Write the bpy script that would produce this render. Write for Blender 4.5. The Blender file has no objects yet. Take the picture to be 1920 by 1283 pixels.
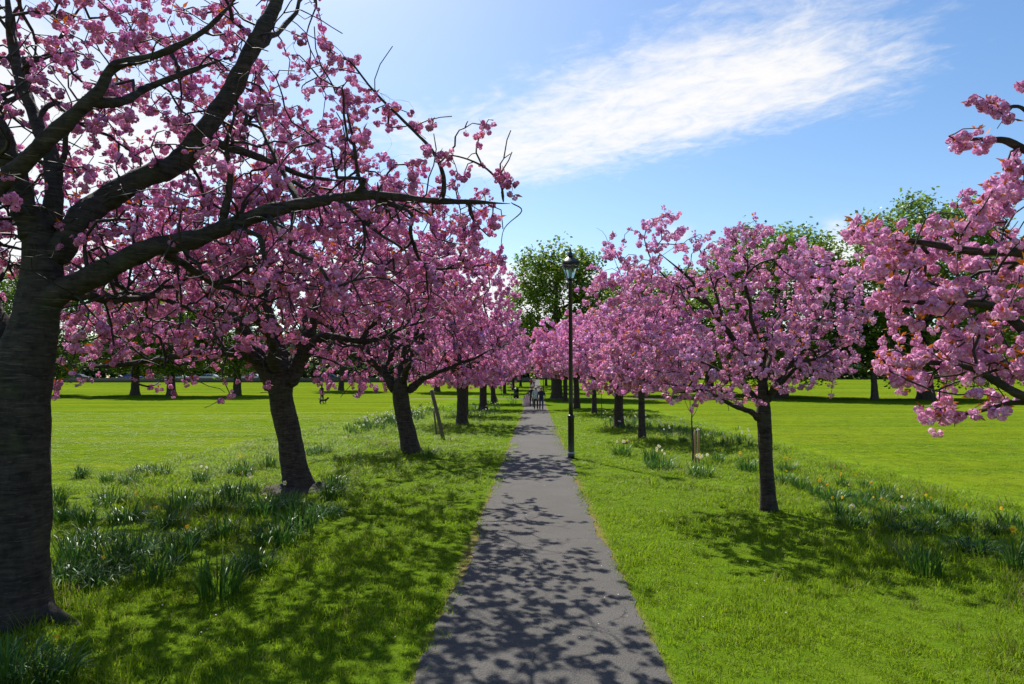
import bpy, bmesh, math, random
import numpy as np
from mathutils import Vector, Matrix, Euler

random.seed(7)
RNG = np.random.default_rng(7)
scene = bpy.context.scene
COL = scene.collection

# ------------------------------------------------------------------ camera
F = 1280.0; CX, CY = 960.0, 641.5; CAMH = 2.1
PITCH = math.atan(72.0 / F)
cam_d = bpy.data.cameras.new('camera'); cam_d.sensor_width = 36.0; cam_d.lens = 24.0
cam_d.clip_start = 0.05; cam_d.clip_end = 5000
cam = bpy.data.objects.new('camera', cam_d); COL.objects.link(cam)
cam.location = (0, 0, CAMH); cam.rotation_euler = (math.pi / 2 + PITCH, 0, 0)
scene.camera = cam

# ------------------------------------------------------------------ light
SUN_EL = math.radians(50.0); SUN_AZ = math.radians(-24.0)     # azimuth from +Y, negative = to the left
SUNV = Vector((math.sin(SUN_AZ) * math.cos(SUN_EL), math.cos(SUN_AZ) * math.cos(SUN_EL), math.sin(SUN_EL)))
sd = bpy.data.lights.new('sun', 'SUN'); sd.energy = 5.0; sd.angle = math.radians(0.53); sd.color = (1.0, 0.955, 0.88)
sun = bpy.data.objects.new('sun', sd); COL.objects.link(sun)
sun.rotation_euler = (-SUNV).to_track_quat('-Z', 'Y').to_euler()
sun.location = (-20, 40, 60)

scene.view_settings.view_transform = 'Standard'
scene.view_settings.look = 'None'
scene.view_settings.gamma = 1.0
scene.view_settings.exposure = 0.68
scene.view_settings.use_curve_mapping = False
scene.render.engine = 'CYCLES'
scene.cycles.use_denoising = True
scene.cycles.max_bounces = 6
scene.cycles.diffuse_bounces = 2
scene.cycles.transmission_bounces = 4
scene.cycles.transparent_max_bounces = 6
scene.cycles.sample_clamp_indirect = 6.0

# ------------------------------------------------------------------ node helpers
def N(nt, typ, **kw):
    n = nt.nodes.new(typ)
    for k, v in kw.items():
        if k == 'ins':
            for a, b in v.items(): n.inputs[a].default_value = b
        else: setattr(n, k, v)
    return n
def L(nt, a, b): nt.links.new(a, b)
def MATH(nt, op, a, b=None, c=None, clamp=False):
    n = nt.nodes.new('ShaderNodeMath'); n.operation = op; n.use_clamp = clamp
    for i, v in enumerate((a, b, c)):
        if v is None: continue
        if isinstance(v, (int, float)): n.inputs[i].default_value = v
        else: nt.links.new(v, n.inputs[i])
    return n.outputs[0]
def SSTEP(nt, v, lo, hi):
    n = nt.nodes.new('ShaderNodeMapRange'); n.interpolation_type = 'SMOOTHSTEP'
    nt.links.new(v, n.inputs['Value']); n.inputs['From Min'].default_value = lo; n.inputs['From Max'].default_value = hi
    return n.outputs['Result']
def MIXC(nt, fac, a, b, mode='MIX'):
    n = nt.nodes.new('ShaderNodeMix'); n.data_type = 'RGBA'; n.blend_type = mode
    if isinstance(fac, (int, float)): n.inputs[0].default_value = fac
    else: nt.links.new(fac, n.inputs[0])
    for i, v in ((6, a), (7, b)):
        if isinstance(v, (tuple, list)): n.inputs[i].default_value = (*v[:3], 1)
        else: nt.links.new(v, n.inputs[i])
    return n.outputs[2]
def NOISE(nt, vec, scale, detail=4, rough=0.55, dist=0.0):
    n = nt.nodes.new('ShaderNodeTexNoise'); n.inputs['Scale'].default_value = scale
    n.inputs['Detail'].default_value = detail; n.inputs['Roughness'].default_value = rough; n.inputs['Distortion'].default_value = dist
    if vec is not None: nt.links.new(vec, n.inputs['Vector'])
    return n.outputs['Fac']
def newmat(name):
    m = bpy.data.materials.new(name); m.use_nodes = True
    nt = m.node_tree; nt.nodes.clear()
    out = nt.nodes.new('ShaderNodeOutputMaterial')
    return m, nt, out
def SCALEV(nt, vec, s):
    n = nt.nodes.new('ShaderNodeVectorMath'); n.operation = 'MULTIPLY'; nt.links.new(vec, n.inputs[0]); n.inputs[1].default_value = s
    return n.outputs[0]

# ------------------------------------------------------------------ world: sky with thin cloud
world = bpy.data.worlds.new('World'); scene.world = world; world.use_nodes = True
wt = world.node_tree; wt.nodes.clear()
wo = N(wt, 'ShaderNodeOutputWorld')
sky = N(wt, 'ShaderNodeTexSky', sky_type='NISHITA'); sky.sun_disc = False
sky.sun_elevation = SUN_EL; sky.sun_rotation = SUN_AZ; sky.altitude = 100; sky.air_density = 1.0; sky.dust_density = 0.75; sky.ozone_density = 1.3
bg = N(wt, 'ShaderNodeBackground'); bg.inputs['Strength'].default_value = 0.104
hs = N(wt, 'ShaderNodeHueSaturation'); hs.inputs['Saturation'].default_value = 1.22; hs.inputs['Value'].default_value = 1.0
L(wt, sky.outputs[0], hs.inputs['Color']); L(wt, hs.outputs[0], bg.inputs['Color'])
tc = N(wt, 'ShaderNodeTexCoord')
sx = N(wt, 'ShaderNodeSeparateXYZ'); L(wt, tc.outputs['Generated'], sx.inputs[0])
zc = MATH(wt, 'MAXIMUM', sx.outputs[2], 0.06)
px_ = MATH(wt, 'DIVIDE', sx.outputs[0], zc); py_ = MATH(wt, 'DIVIDE', sx.outputs[1], zc)
cmb = N(wt, 'ShaderNodeCombineXYZ'); L(wt, px_, cmb.inputs[0]); L(wt, py_, cmb.inputs[1])
# rotate the cloud sheet so that its streets run along the band
ang = math.atan2(1.87 - 3.1, 1.16 + 0.145)
ux, uy = math.cos(ang), math.sin(ang)
along = MATH(wt, 'ADD', MATH(wt, 'MULTIPLY', px_, ux), MATH(wt, 'MULTIPLY', py_, uy))
across = MATH(wt, 'ADD', MATH(wt, 'MULTIPLY', px_, -uy), MATH(wt, 'MULTIPLY', py_, ux))
cr = N(wt, 'ShaderNodeCombineXYZ'); L(wt, along, cr.inputs[0]); L(wt, across, cr.inputs[1])
n_big = NOISE(wt, SCALEV(wt, cr.outputs[0], (1.0, 1.0, 1)), 1.1, 3, 0.5, 0.4)
n_wisp = NOISE(wt, SCALEV(wt, cr.outputs[0], (1.5, 2.0, 1)), 3.6, 8, 0.64, 0.7)
n_fine = NOISE(wt, SCALEV(wt, cr.outputs[0], (1.0, 1.15, 1)), 15, 6, 0.65, 0.3)
# band: streets of cirrus, one of them the one that crosses the avenue
c0 = -uy * 0.56 + ux * 2.42
dist = MATH(wt, 'ABSOLUTE', MATH(wt, 'SUBTRACT', across, c0))
band = MATH(wt, 'SUBTRACT', 1.0, SSTEP(wt, dist, 0.05, 0.98))
cut = MATH(wt, 'MULTIPLY', SSTEP(wt, along, -2.75, -2.15), MATH(wt, 'SUBTRACT', 1.0, SSTEP(wt, along, -0.95, 0.05)))
band = MATH(wt, 'MULTIPLY', band, cut)
shape = MATH(wt, 'ADD', MATH(wt, 'ADD', MATH(wt, 'MULTIPLY', band, 0.80), MATH(wt, 'MULTIPLY_ADD', n_big, 0.5, -0.25)), MATH(wt, 'ADD', MATH(wt, 'MULTIPLY', n_wisp, 0.75), MATH(wt, 'MULTIPLY', n_fine, 0.38)))
m_band = SSTEP(wt, shape, 0.82, 1.50)
# the broader veil of white cloud to the left of the avenue and more of it all round
dl = MATH(wt, 'POWER', MATH(wt, 'ADD', MATH(wt, 'POWER', MATH(wt, 'ADD', px_, 2.3), 2.0), MATH(wt, 'POWER', MATH(wt, 'SUBTRACT', py_, 2.6), 2.0)), 0.5)
veil = MATH(wt, 'SUBTRACT', 1.0, SSTEP(wt, dl, 0.4, 2.0))
m_veil = SSTEP(wt, MATH(wt, 'ADD', MATH(wt, 'MULTIPLY', veil, 0.8), MATH(wt, 'ADD', MATH(wt, 'MULTIPLY', n_big, 0.55), MATH(wt, 'MULTIPLY', n_wisp, 0.35))), 0.62, 1.15)
# low cumulus near the horizon
cu = N(wt, 'ShaderNodeCombineXYZ'); az_ = MATH(wt, 'ARCTAN2', sx.outputs[0], sx.outputs[1]); L(wt, az_, cu.inputs[0]); L(wt, MATH(wt, 'MULTIPLY', sx.outputs[2], 1.7), cu.inputs[1]); cu.inputs[2].default_value = 3.37
n_cu = NOISE(wt, cu.outputs[0], 5.2, 6, 0.5, 0.1)
lowm = MATH(wt, 'MULTIPLY', SSTEP(wt, sx.outputs[2], 0.02, 0.12), MATH(wt, 'SUBTRACT', 1.0, SSTEP(wt, sx.outputs[2], 0.14, 0.24)))
m_cu = MATH(wt, 'MULTIPLY', SSTEP(wt, MATH(wt, 'ADD', n_cu, MATH(wt, 'MULTIPLY', lowm, 0.14)), 0.54, 0.66), SSTEP(wt, lowm, 0.0, 0.4))
m_all = MATH(wt, 'MAXIMUM', MATH(wt, 'MULTIPLY', m_band, 0.97), MATH(wt, 'MAXIMUM', MATH(wt, 'MULTIPLY', m_veil, 0.85), MATH(wt, 'MULTIPLY', m_cu, 0.9)))
above = SSTEP(wt, sx.outputs[2], 0.0, 0.06)
m_all = MATH(wt, 'MULTIPLY', m_all, above)
bgc = N(wt, 'ShaderNodeBackground'); bgc.inputs['Color'].default_value = (1.0, 0.985, 0.97, 1); bgc.inputs['Strength'].default_value = 0.64
mx = N(wt, 'ShaderNodeMixShader'); L(wt, m_all, mx.inputs[0]); L(wt, bg.outputs[0], mx.inputs[1]); L(wt, bgc.outputs[0], mx.inputs[2])
L(wt, mx.outputs[0], wo.inputs[0])

# ------------------------------------------------------------------ geometry helpers
def ray(x, y):
    u, v = (x - CX) / F, (CY - y) / F
    return np.array([u, math.cos(PITCH) - v * math.sin(PITCH), math.sin(PITCH) + v * math.cos(PITCH)])
def P(x, y, Y):
    d = ray(x, y); return np.array([0, 0, CAMH]) + d * (Y / d[1])
def terr(Y):
    t = np.clip(np.asarray(Y, float) - 60.0, 0, 90.0)
    far = np.clip(np.asarray(Y, float) - 150.0, 0, None)
    return 0.0003 * t * t + 0.004 * far
def G(x, y):
    d = ray(x, y)
    lo, hi = 1.0, 400.0
    for _ in range(50):
        mid = 0.5 * (lo + hi); z = CAMH + d[2] * mid
        if z > terr(d[1] * mid): lo = mid
        else: hi = mid
    p = np.array([0, 0, CAMH]) + d * lo
    p[2] = float(terr(p[1])); return p
def proj(p):
    p = np.atleast_2d(p) - np.array([0, 0, CAMH])
    yc = p[:, 1] * math.cos(PITCH) + p[:, 2] * math.sin(PITCH)
    zc_ = -p[:, 1] * math.sin(PITCH) + p[:, 2] * math.cos(PITCH)
    yc_s = np.where(yc < 0.05, 0.05, yc)
    return CX + F * p[:, 0] / yc_s, CY - F * zc_ / yc_s, yc
def pathx(Y): return 0.04 + 0.0336 * Y

def mk(name, verts, quads, mat, parent=None, col=None, tris=None, smooth=False, mesh_only=False, mat_idx=None):
    me = bpy.data.meshes.new(name)
    verts = np.asarray(verts, np.float32).reshape(-1, 3)
    quads = np.zeros((0, 4), np.int32) if quads is None else np.asarray(quads, np.int32).reshape(-1, 4)
    tris = np.zeros((0, 3), np.int32) if tris is None else np.asarray(tris, np.int32).reshape(-1, 3)
    nq, ntr = len(quads), len(tris)
    me.vertices.add(len(verts)); me.vertices.foreach_set('co', verts.ravel())
    me.loops.add(nq * 4 + ntr * 3)
    me.loops.foreach_set('vertex_index', np.concatenate([quads.ravel(), tris.ravel()]).astype(np.int32))
    me.polygons.add(nq + ntr)
    starts = np.concatenate([np.arange(nq) * 4, nq * 4 + np.arange(ntr) * 3]).astype(np.int32)
    me.polygons.foreach_set('loop_start', starts)
    if smooth: me.polygons.foreach_set('use_smooth', np.ones(nq + ntr, bool))
    for m in (mat if isinstance(mat, (list, tuple)) else [mat]): me.materials.append(m)
    if mat_idx is not None: me.polygons.foreach_set('material_index', np.asarray(mat_idx, np.int32))
    if col is not None:
        a = me.attributes.new('Col', 'FLOAT_COLOR', 'POINT')
        c = np.ones((len(verts), 4), np.float32); c[:, :3] = col
        a.data.foreach_set('color', c.ravel())
    me.update(calc_edges=True); me.validate()
    if mesh_only: return me
    return link(name, me, parent)
def link(name, me, parent=None):
    o = bpy.data.objects.new(name, me); COL.objects.link(o)
    if parent is not None: o.parent = parent
    return o
def tag(o, label=None, cat=None, group=None, kind=None):
    if label: o['label'] = label
    if cat: o['category'] = cat
    if group: o['group'] = group
    if kind: o['kind'] = kind
    return o
def empty(name, loc, label, cat, group=None, rz=0.0):
    o = bpy.data.objects.new(name, None); COL.objects.link(o); o.location = Vector([float(v) for v in loc]); o.rotation_euler = (0, 0, rz)
    o.empty_display_size = 0.2
    return tag(o, label, cat, group)
def copy_tree(o, parent=None):
    c = o.copy(); COL.objects.link(c); c.parent = parent
    for ch in list(o.children): copy_tree(ch, c)
    return c

class MB:
    """collects quads / tris for one mesh"""
    def __init__(s): s.v = []; s.q = []; s.t = []; s.c = []; s.n = 0
    def add(s, v, q=None, t=None, c=None):
        v = np.asarray(v, float).reshape(-1, 3)
        if q is not None and len(q): s.q.append(np.asarray(q, int).reshape(-1, 4) + s.n)
        if t is not None and len(t): s.t.append(np.asarray(t, int).reshape(-1, 3) + s.n)
        s.v.append(v)
        if c is not None: s.c.append(np.broadcast_to(np.asarray(c, float), (len(v), 3)))
        s.n += len(v)
    def arrays(s):
        return (np.concatenate(s.v), np.concatenate(s.q) if s.q else None, np.concatenate(s.t) if s.t else None, np.concatenate(s.c) if s.c else None)
    def build(s, name, mat, parent=None, smooth=False, mesh_only=False, origin=None):
        v, q, t, c = s.arrays()
        if origin is not None: v = v - np.asarray(origin)
        return mk(name, v, q, mat, parent, c, t, smooth, mesh_only)
    def box(s, c, d, taper=1.0, rot=0.0):
        c = np.asarray(c, float); hx, hy, hz = np.asarray(d, float) / 2
        b = [(-hx, -hy, -hz), (hx, -hy, -hz), (hx, hy, -hz), (-hx, hy, -hz)]
        t = [(x * taper, y * taper, hz) for x, y, _ in b]
        v = np.array(b + t)
        if rot: cs, sn = math.cos(rot), math.sin(rot); v = np.stack([v[:, 0] * cs - v[:, 1] * sn, v[:, 0] * sn + v[:, 1] * cs, v[:, 2]], 1)
        s.add(v + c, [(3, 2, 1, 0), (4, 5, 6, 7), (0, 1, 5, 4), (1, 2, 6, 5), (2, 3, 7, 6), (3, 0, 4, 7)])
    def lathe(s, prof, sides=16, c=(0, 0, 0), rot=0.0):
        prof = np.asarray(prof, float); a = np.arange(sides) * 2 * math.pi / sides + rot
        v = np.stack([prof[:, 0, None] * np.cos(a), prof[:, 0, None] * np.sin(a), np.repeat(prof[:, 1, None], sides, 1)], -1).reshape(-1, 3)
        n = len(prof); q = []
        for i in range(n - 1):
            for j in range(sides):
                k = (j + 1) % sides; q.append((i * sides + j, i * sides + k, (i + 1) * sides + k, (i + 1) * sides + j))
        b = len(v); v = np.concatenate([v, [[0, 0, prof[0, 1]], [0, 0, prof[-1, 1]]]])
        t = [(b, (j + 1) % sides, j) for j in range(sides)] + [(b + 1, (n - 1) * sides + j, (n - 1) * sides + (j + 1) % sides) for j in range(sides)]
        s.add(v + np.asarray(c), q, t)

def tube(pts, rad, sides, cap=True):
    pts = np.asarray(pts, float); rad = np.asarray(rad, float); n = len(pts)
    tan = np.gradient(pts, axis=0); tan /= np.linalg.norm(tan, axis=1)[:, None] + 1e-9
    m = np.abs(tan.mean(0)); ref = np.zeros(3); ref[int(np.argmin(m))] = 1
    u = np.cross(tan, ref); u /= np.linalg.norm(u, axis=1)[:, None] + 1e-9
    w = np.cross(tan, u)
    a = np.arange(sides) * 2 * math.pi / sides
    v = pts[:, None] + rad[:, None, None] * (np.cos(a)[None, :, None] * u[:, None] + np.sin(a)[None, :, None] * w[:, None])
    v = v.reshape(-1, 3)
    i = np.arange(n - 1)[:, None] * sides; j = np.arange(sides)[None]; k = (np.arange(sides) + 1)[None] % sides
    q = np.stack([i + j, i + k, i + sides + k, i + sides + j], -1).reshape(-1, 4)
    if cap:
        e = (n - 1) * sides
        v = np.concatenate([v, pts[-1:] + tan[-1:] * rad[-1]])
        t = np.stack([e + np.arange(sides), e + (np.arange(sides) + 1) % sides, np.full(sides, len(v) - 1)], 1)
    else: t = None
    return v, q, t
def catmull(pts, n_per=6):
    p = np.asarray(pts, float)
    if len(p) < 3:
        s = np.linspace(0, 1, n_per + 1)[:, None]; return p[0] * (1 - s) + p[-1] * s
    e = np.concatenate([[2 * p[0] - p[1]], p, [2 * p[-1] - p[-2]]]); out = []
    for i in range(len(p) - 1):
        a, b, c, d = e[i:i + 4]
        for t in np.linspace(0, 1, n_per, endpoint=False):
            out.append(0.5 * (2 * b + (c - a) * t + (2 * a - 5 * b + 4 * c - d) * t * t + (3 * b - a - 3 * c + d) * t ** 3))
    out.append(p[-1]); return np.array(out)
def rand_rot(rng, n):
    q = rng.normal(size=(n, 4)); q /= np.linalg.norm(q, axis=1)[:, None]
    w, x, y, z = q.T
    return np.stack([np.stack([1 - 2 * (y * y + z * z), 2 * (x * y - z * w), 2 * (x * z + y * w)], -1),
                     np.stack([2 * (x * y + z * w), 1 - 2 * (x * x + z * z), 2 * (y * z - x * w)], -1),
                     np.stack([2 * (x * z - y * w), 2 * (y * z + x * w), 1 - 2 * (x * x + y * y)], -1)], 1)
def yaw_tilt(rng, n, tilt=0.5):
    a = rng.uniform(0, 2 * math.pi, n); t = rng.normal(0, tilt, n); b = rng.uniform(0, 2 * math.pi, n)
    ca, sa = np.cos(a), np.sin(a); Z = np.zeros(n); O = np.ones(n)
    Rz = np.stack([np.stack([ca, -sa, Z], -1), np.stack([sa, ca, Z], -1), np.stack([Z, Z, O], -1)], 1)
    kx, ky = np.cos(b), np.sin(b); c, s = np.cos(t), np.sin(t); C = 1 - c
    Rt = np.stack([np.stack([c + kx * kx * C, kx * ky * C, ky * s], -1), np.stack([kx * ky * C, c + ky * ky * C, -kx * s], -1), np.stack([-ky * s, kx * s, c], -1)], 1)
    return np.einsum('nij,njk->nik', Rt, Rz)

# ------------------------------------------------------------------ materials
def leaf_mat(name, color=None, trans=0.4, rough=0.5, spec=0.3, vary=0.0, tcol=1.0, hue=0.0):
    m, nt, out = newmat(name)
    if color is None:
        a = N(nt, 'ShaderNodeAttribute', attribute_name='Col'); c = a.outputs['Color']
    else:
        c = N(nt, 'ShaderNodeRGB'); c.outputs[0].default_value = (*color, 1); c = c.outputs[0]
    if vary:
        oi = N(nt, 'ShaderNodeObjectInfo')
        h = N(nt, 'ShaderNodeHueSaturation'); L(nt, c, h.inputs['Color'])
        L(nt, MATH(nt, 'MULTIPLY_ADD', oi.outputs['Random'], vary * 2, 1 - vary), h.inputs['Value'])
        L(nt, MATH(nt, 'MULTIPLY_ADD', oi.outputs['Random'], -hue, 0.5 + hue / 2), h.inputs['Hue'])
        c = h.outputs[0]
    b = N(nt, 'ShaderNodeBsdfPrincipled'); L(nt, c, b.inputs['Base Color']); b.inputs['Roughness'].default_value = rough
    b.inputs['Specular IOR Level'].default_value = spec
    t = N(nt, 'ShaderNodeBsdfTranslucent')
    if tcol != 1.0:
        g = N(nt, 'ShaderNodeGamma'); g.inputs[1].default_value = tcol; L(nt, c, g.inputs[0]); L(nt, g.outputs[0], t.inputs['Color'])
    else: L(nt, c, t.inputs['Color'])
    x = N(nt, 'ShaderNodeMixShader'); x.inputs[0].default_value = trans
    L(nt, b.outputs[0], x.inputs[1]); L(nt, t.outputs[0], x.inputs[2]); L(nt, x.outputs[0], out.inputs[0])
    return m
def plain(name, color, rough=0.6, metal=0.0, spec=0.4, noise=0.0, nscale=8.0, bump=0.0):
    m, nt, out = newmat(name)
    b = N(nt, 'ShaderNodeBsdfPrincipled'); b.inputs['Roughness'].default_value = rough; b.inputs['Metallic'].default_value = metal; b.inputs['Specular IOR Level'].default_value = spec
    t = N(nt, 'ShaderNodeTexCoord'); f = NOISE(nt, t.outputs['Object'], nscale, 5, 0.6)
    c = MIXC(nt, f, tuple(x * (1 - noise) for x in color), tuple(min(1, x * (1 + noise)) for x in color))
    L(nt, c, b.inputs['Base Color'])
    if bump:
        bp = N(nt, 'ShaderNodeBump'); bp.inputs['Strength'].default_value = bump; bp.inputs['Distance'].default_value = 0.01
        L(nt, f, bp.inputs['Height']); L(nt, bp.outputs[0], b.inputs['Normal'])
    L(nt, b.outputs[0], out.inputs[0]); return m
def bark_mat(name, dark, light, moss=0.0, band=26.0):
    m, nt, out = newmat(name)
    t = N(nt, 'ShaderNodeTexCoord'); o = t.outputs['Object']
    f1 = NOISE(nt, SCALEV(nt, o, (5, 5, band)), 1.0, 5, 0.6, 0.5)
    f2 = NOISE(nt, SCALEV(nt, o, (1, 1, 0.45)), 14, 6, 0.65, 0.4)
    f3 = NOISE(nt, o, 3.2, 3, 0.5)
    f = MATH(nt, 'ADD', MATH(nt, 'MULTIPLY', f1, 0.6), MATH(nt, 'MULTIPLY', f2, 0.4))
    c = MIXC(nt, SSTEP(nt, f, 0.32, 0.68), dark, light)
    ln_ = NOISE(nt, SCALEV(nt, o, (7, 7, band * 2.6)), 1.0, 3, 0.55, 0.2)
    c = MIXC(nt, MATH(nt, 'MULTIPLY', SSTEP(nt, ln_, 0.60, 0.66), 0.55), c, tuple(x * 1.9 for x in light))
    if moss: c = MIXC(nt, MATH(nt, 'MULTIPLY', SSTEP(nt, f3, 0.52, 0.7), moss), c, (0.06, 0.075, 0.02))
    b = N(nt, 'ShaderNodeBsdfPrincipled'); b.inputs['Roughness'].default_value = 0.85; b.inputs['Specular IOR Level'].default_value = 0.25
    L(nt, c, b.inputs['Base Color'])
    bp = N(nt, 'ShaderNodeBump'); bp.inputs['Strength'].default_value = 0.9; bp.inputs['Distance'].default_value = 0.02
    L(nt, f, bp.inputs['Height']); L(nt, bp.outputs[0], b.inputs['Normal'])
    L(nt, b.outputs[0], out.inputs[0]); return m

M_BLOS = leaf_mat('blossom_petals', None, 0.28, 0.6, 0.15)
M_BARK = bark_mat('cherry_bark', (0.012, 0.0095, 0.008), (0.066, 0.051, 0.042), 0.25)
M_BARK2 = bark_mat('chestnut_bark', (0.03, 0.025, 0.02), (0.08, 0.065, 0.05), 0.3, 4.0)
M_TWIG = plain('twig_bark', (0.026, 0.019, 0.017), 0.7, noise=0.4, nscale=20)
M_GREEN = leaf_mat('chestnut_leaf', None, 0.42, 0.45, 0.35)
def grass_material():
    m, nt, out = newmat('grass_blade')
    a = N(nt, 'ShaderNodeAttribute', attribute_name='Col'); c = a.outputs['Color']
    g = N(nt, 'ShaderNodeNewGeometry'); pos = g.outputs['Position']
    n1 = NOISE(nt, pos, 0.55, 5, 0.6); n2 = NOISE(nt, pos, 3.2, 5, 0.65)
    h = N(nt, 'ShaderNodeHueSaturation'); L(nt, c, h.inputs['Color'])
    oi = N(nt, 'ShaderNodeObjectInfo')
    L(nt, MATH(nt, 'ADD', MATH(nt, 'MULTIPLY_ADD', n2, 0.75, 0.50), MATH(nt, 'MULTIPLY', oi.outputs['Random'], 0.25)), h.inputs['Value'])
    c = MIXC(nt, MATH(nt, 'MULTIPLY', SSTEP(nt, n1, 0.40, 0.68), 0.55), h.outputs[0], (0.225, 0.315, 0.012))
    c = MIXC(nt, MATH(nt, 'MULTIPLY', SSTEP(nt, n2, 0.56, 0.75), 0.35), c, (0.06, 0.17, 0.010))
    b = N(nt, 'ShaderNodeBsdfPrincipled'); L(nt, c, b.inputs['Base Color']); b.inputs['Roughness'].default_value = 0.5; b.inputs['Specular IOR Level'].default_value = 0.09
    t = N(nt, 'ShaderNodeBsdfTranslucent'); L(nt, c, t.inputs['Color'])
    x = N(nt, 'ShaderNodeMixShader'); x.inputs[0].default_value = 0.5
    L(nt, b.outputs[0], x.inputs[1]); L(nt, t.outputs[0], x.inputs[2]); L(nt, x.outputs[0], out.inputs[0]); return m
M_GRASS = grass_material()
M_DAFL = leaf_mat('daffodil_leaf', None, 0.3, 0.4, 0.22, vary=0.15)
M_PETY = leaf_mat('daffodil_yellow', (0.85, 0.62, 0.03), 0.4)
M_PETW = leaf_mat('daffodil_white', (0.82, 0.80, 0.66), 0.35)
M_CUP = leaf_mat('daffodil_trumpet', (0.85, 0.42, 0.02), 0.3)
M_WOOD = plain('stake_wood', (0.34, 0.23, 0.11), 0.75, noise=0.25, nscale=14, bump=0.3)
M_WOODD = plain('old_stake_wood', (0.10, 0.075, 0.05), 0.8, noise=0.3, nscale=14, bump=0.3)
M_BLACK = plain('black_paint', (0.012, 0.012, 0.014), 0.38, noise=0.3, nscale=30, spec=0.5)
M_GREY = plain('grey_band', (0.35, 0.35, 0.36), 0.5, noise=0.1)
M_RUBBER = plain('tyre_rubber', (0.02, 0.02, 0.02), 0.8, noise=0.2)
M_SOIL = plain('mulch', (0.035, 0.025, 0.018), 0.95, noise=0.5, nscale=25, bump=0.8)
M_STONE = plain('wall_stone', (0.11, 0.10, 0.09), 0.9, noise=0.4, nscale=3, bump=0.4)

def ground_material():
    m, nt, out = newmat('lawn')
    g = N(nt, 'ShaderNodeNewGeometry'); pos = g.outputs['Position']
    s = N(nt, 'ShaderNodeSeparateXYZ'); L(nt, pos, s.inputs[0])
    d = MATH(nt, 'ABSOLUTE', MATH(nt, 'SUBTRACT', s.outputs[0], MATH(nt, 'MULTIPLY_ADD', s.outputs[1], 0.0336, 0.04)))
    nb = NOISE(nt, pos, 0.16, 4, 0.55); nm = NOISE(nt, pos, 1.3, 5, 0.6); nf = NOISE(nt, pos, 22, 6, 0.7)
    nfar = NOISE(nt, SCALEV(nt, pos, (1, 0.35, 1)), 5.0, 6, 0.75)
    c = MIXC(nt, SSTEP(nt, nm, 0.3, 0.72), (0.115, 0.190, 0.012), (0.175, 0.255, 0.016))
    c = MIXC(nt, MATH(nt, 'MULTIPLY', SSTEP(nt, nb, 0.42, 0.66), 0.55), c, (0.18, 0.235, 0.007))
    c = MIXC(nt, MATH(nt, 'MULTIPLY', SSTEP(nt, nfar, 0.44, 0.62), 0.8), c, (0.075, 0.145, 0.008))
    c = MIXC(nt, MATH(nt, 'MULTIPLY', SSTEP(nt, nf, 0.5, 0.8), 0.5), c, (0.06, 0.14, 0.012))
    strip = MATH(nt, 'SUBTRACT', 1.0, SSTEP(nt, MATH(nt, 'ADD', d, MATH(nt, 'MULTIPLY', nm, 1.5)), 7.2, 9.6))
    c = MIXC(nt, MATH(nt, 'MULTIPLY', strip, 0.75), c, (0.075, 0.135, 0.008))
    # mown streaks across the open fields
    st = NOISE(nt, SCALEV(nt, pos, (0.05, 0.55, 1)), 1.0, 3, 0.5)
    field = SSTEP(nt, d, 7.5, 10.0)
    c = MIXC(nt, MATH(nt, 'MULTIPLY', MATH(nt, 'MULTIPLY', field, SSTEP(nt, st, 0.40, 0.62)), 0.55), c, (0.215, 0.265, 0.016))
    pale = NOISE(nt, SCALEV(nt, pos, (0.35, 1.4, 1)), 0.8, 6, 0.7)
    c = MIXC(nt, MATH(nt, 'MULTIPLY', SSTEP(nt, pale, 0.58, 0.72), 0.28), c, (0.22, 0.225, 0.035))
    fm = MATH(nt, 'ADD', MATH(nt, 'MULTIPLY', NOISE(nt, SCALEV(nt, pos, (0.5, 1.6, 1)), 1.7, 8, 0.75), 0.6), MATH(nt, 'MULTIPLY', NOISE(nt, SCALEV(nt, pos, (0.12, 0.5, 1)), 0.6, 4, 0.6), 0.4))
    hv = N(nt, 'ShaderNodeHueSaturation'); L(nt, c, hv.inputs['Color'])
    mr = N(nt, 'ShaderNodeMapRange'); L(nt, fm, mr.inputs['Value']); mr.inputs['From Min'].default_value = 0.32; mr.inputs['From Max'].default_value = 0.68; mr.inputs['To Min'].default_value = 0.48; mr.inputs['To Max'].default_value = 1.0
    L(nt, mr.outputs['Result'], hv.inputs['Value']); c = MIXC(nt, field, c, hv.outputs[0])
    # dry trodden fringe beside the path
    fr = MATH(nt, 'SUBTRACT', 1.0, SSTEP(nt, MATH(nt, 'ADD', d, MATH(nt, 'MULTIPLY', nm, 0.14)), 0.90, 1.04))
    c = MIXC(nt, MATH(nt, 'MULTIPLY', fr, 0.85), c, (0.21, 0.15, 0.07))
    b = N(nt, 'ShaderNodeBsdfPrincipled'); b.inputs['Roughness'].default_value = 0.95; b.inputs['Specular IOR Level'].default_value = 0.0
    L(nt, c, b.inputs['Base Color'])
    h = MATH(nt, 'ADD', MATH(nt, 'MULTIPLY', nf, 0.6), MATH(nt, 'MULTIPLY', nfar, 1.0))
    bp = N(nt, 'ShaderNodeBump'); bp.inputs['Strength'].default_value = 0.8; bp.inputs['Distance'].default_value = 0.06
    L(nt, h, bp.inputs['Height']); L(nt, bp.outputs[0], b.inputs['Normal'])
    L(nt, b.outputs[0], out.inputs[0]); return m
M_LAWN = ground_material()
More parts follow.
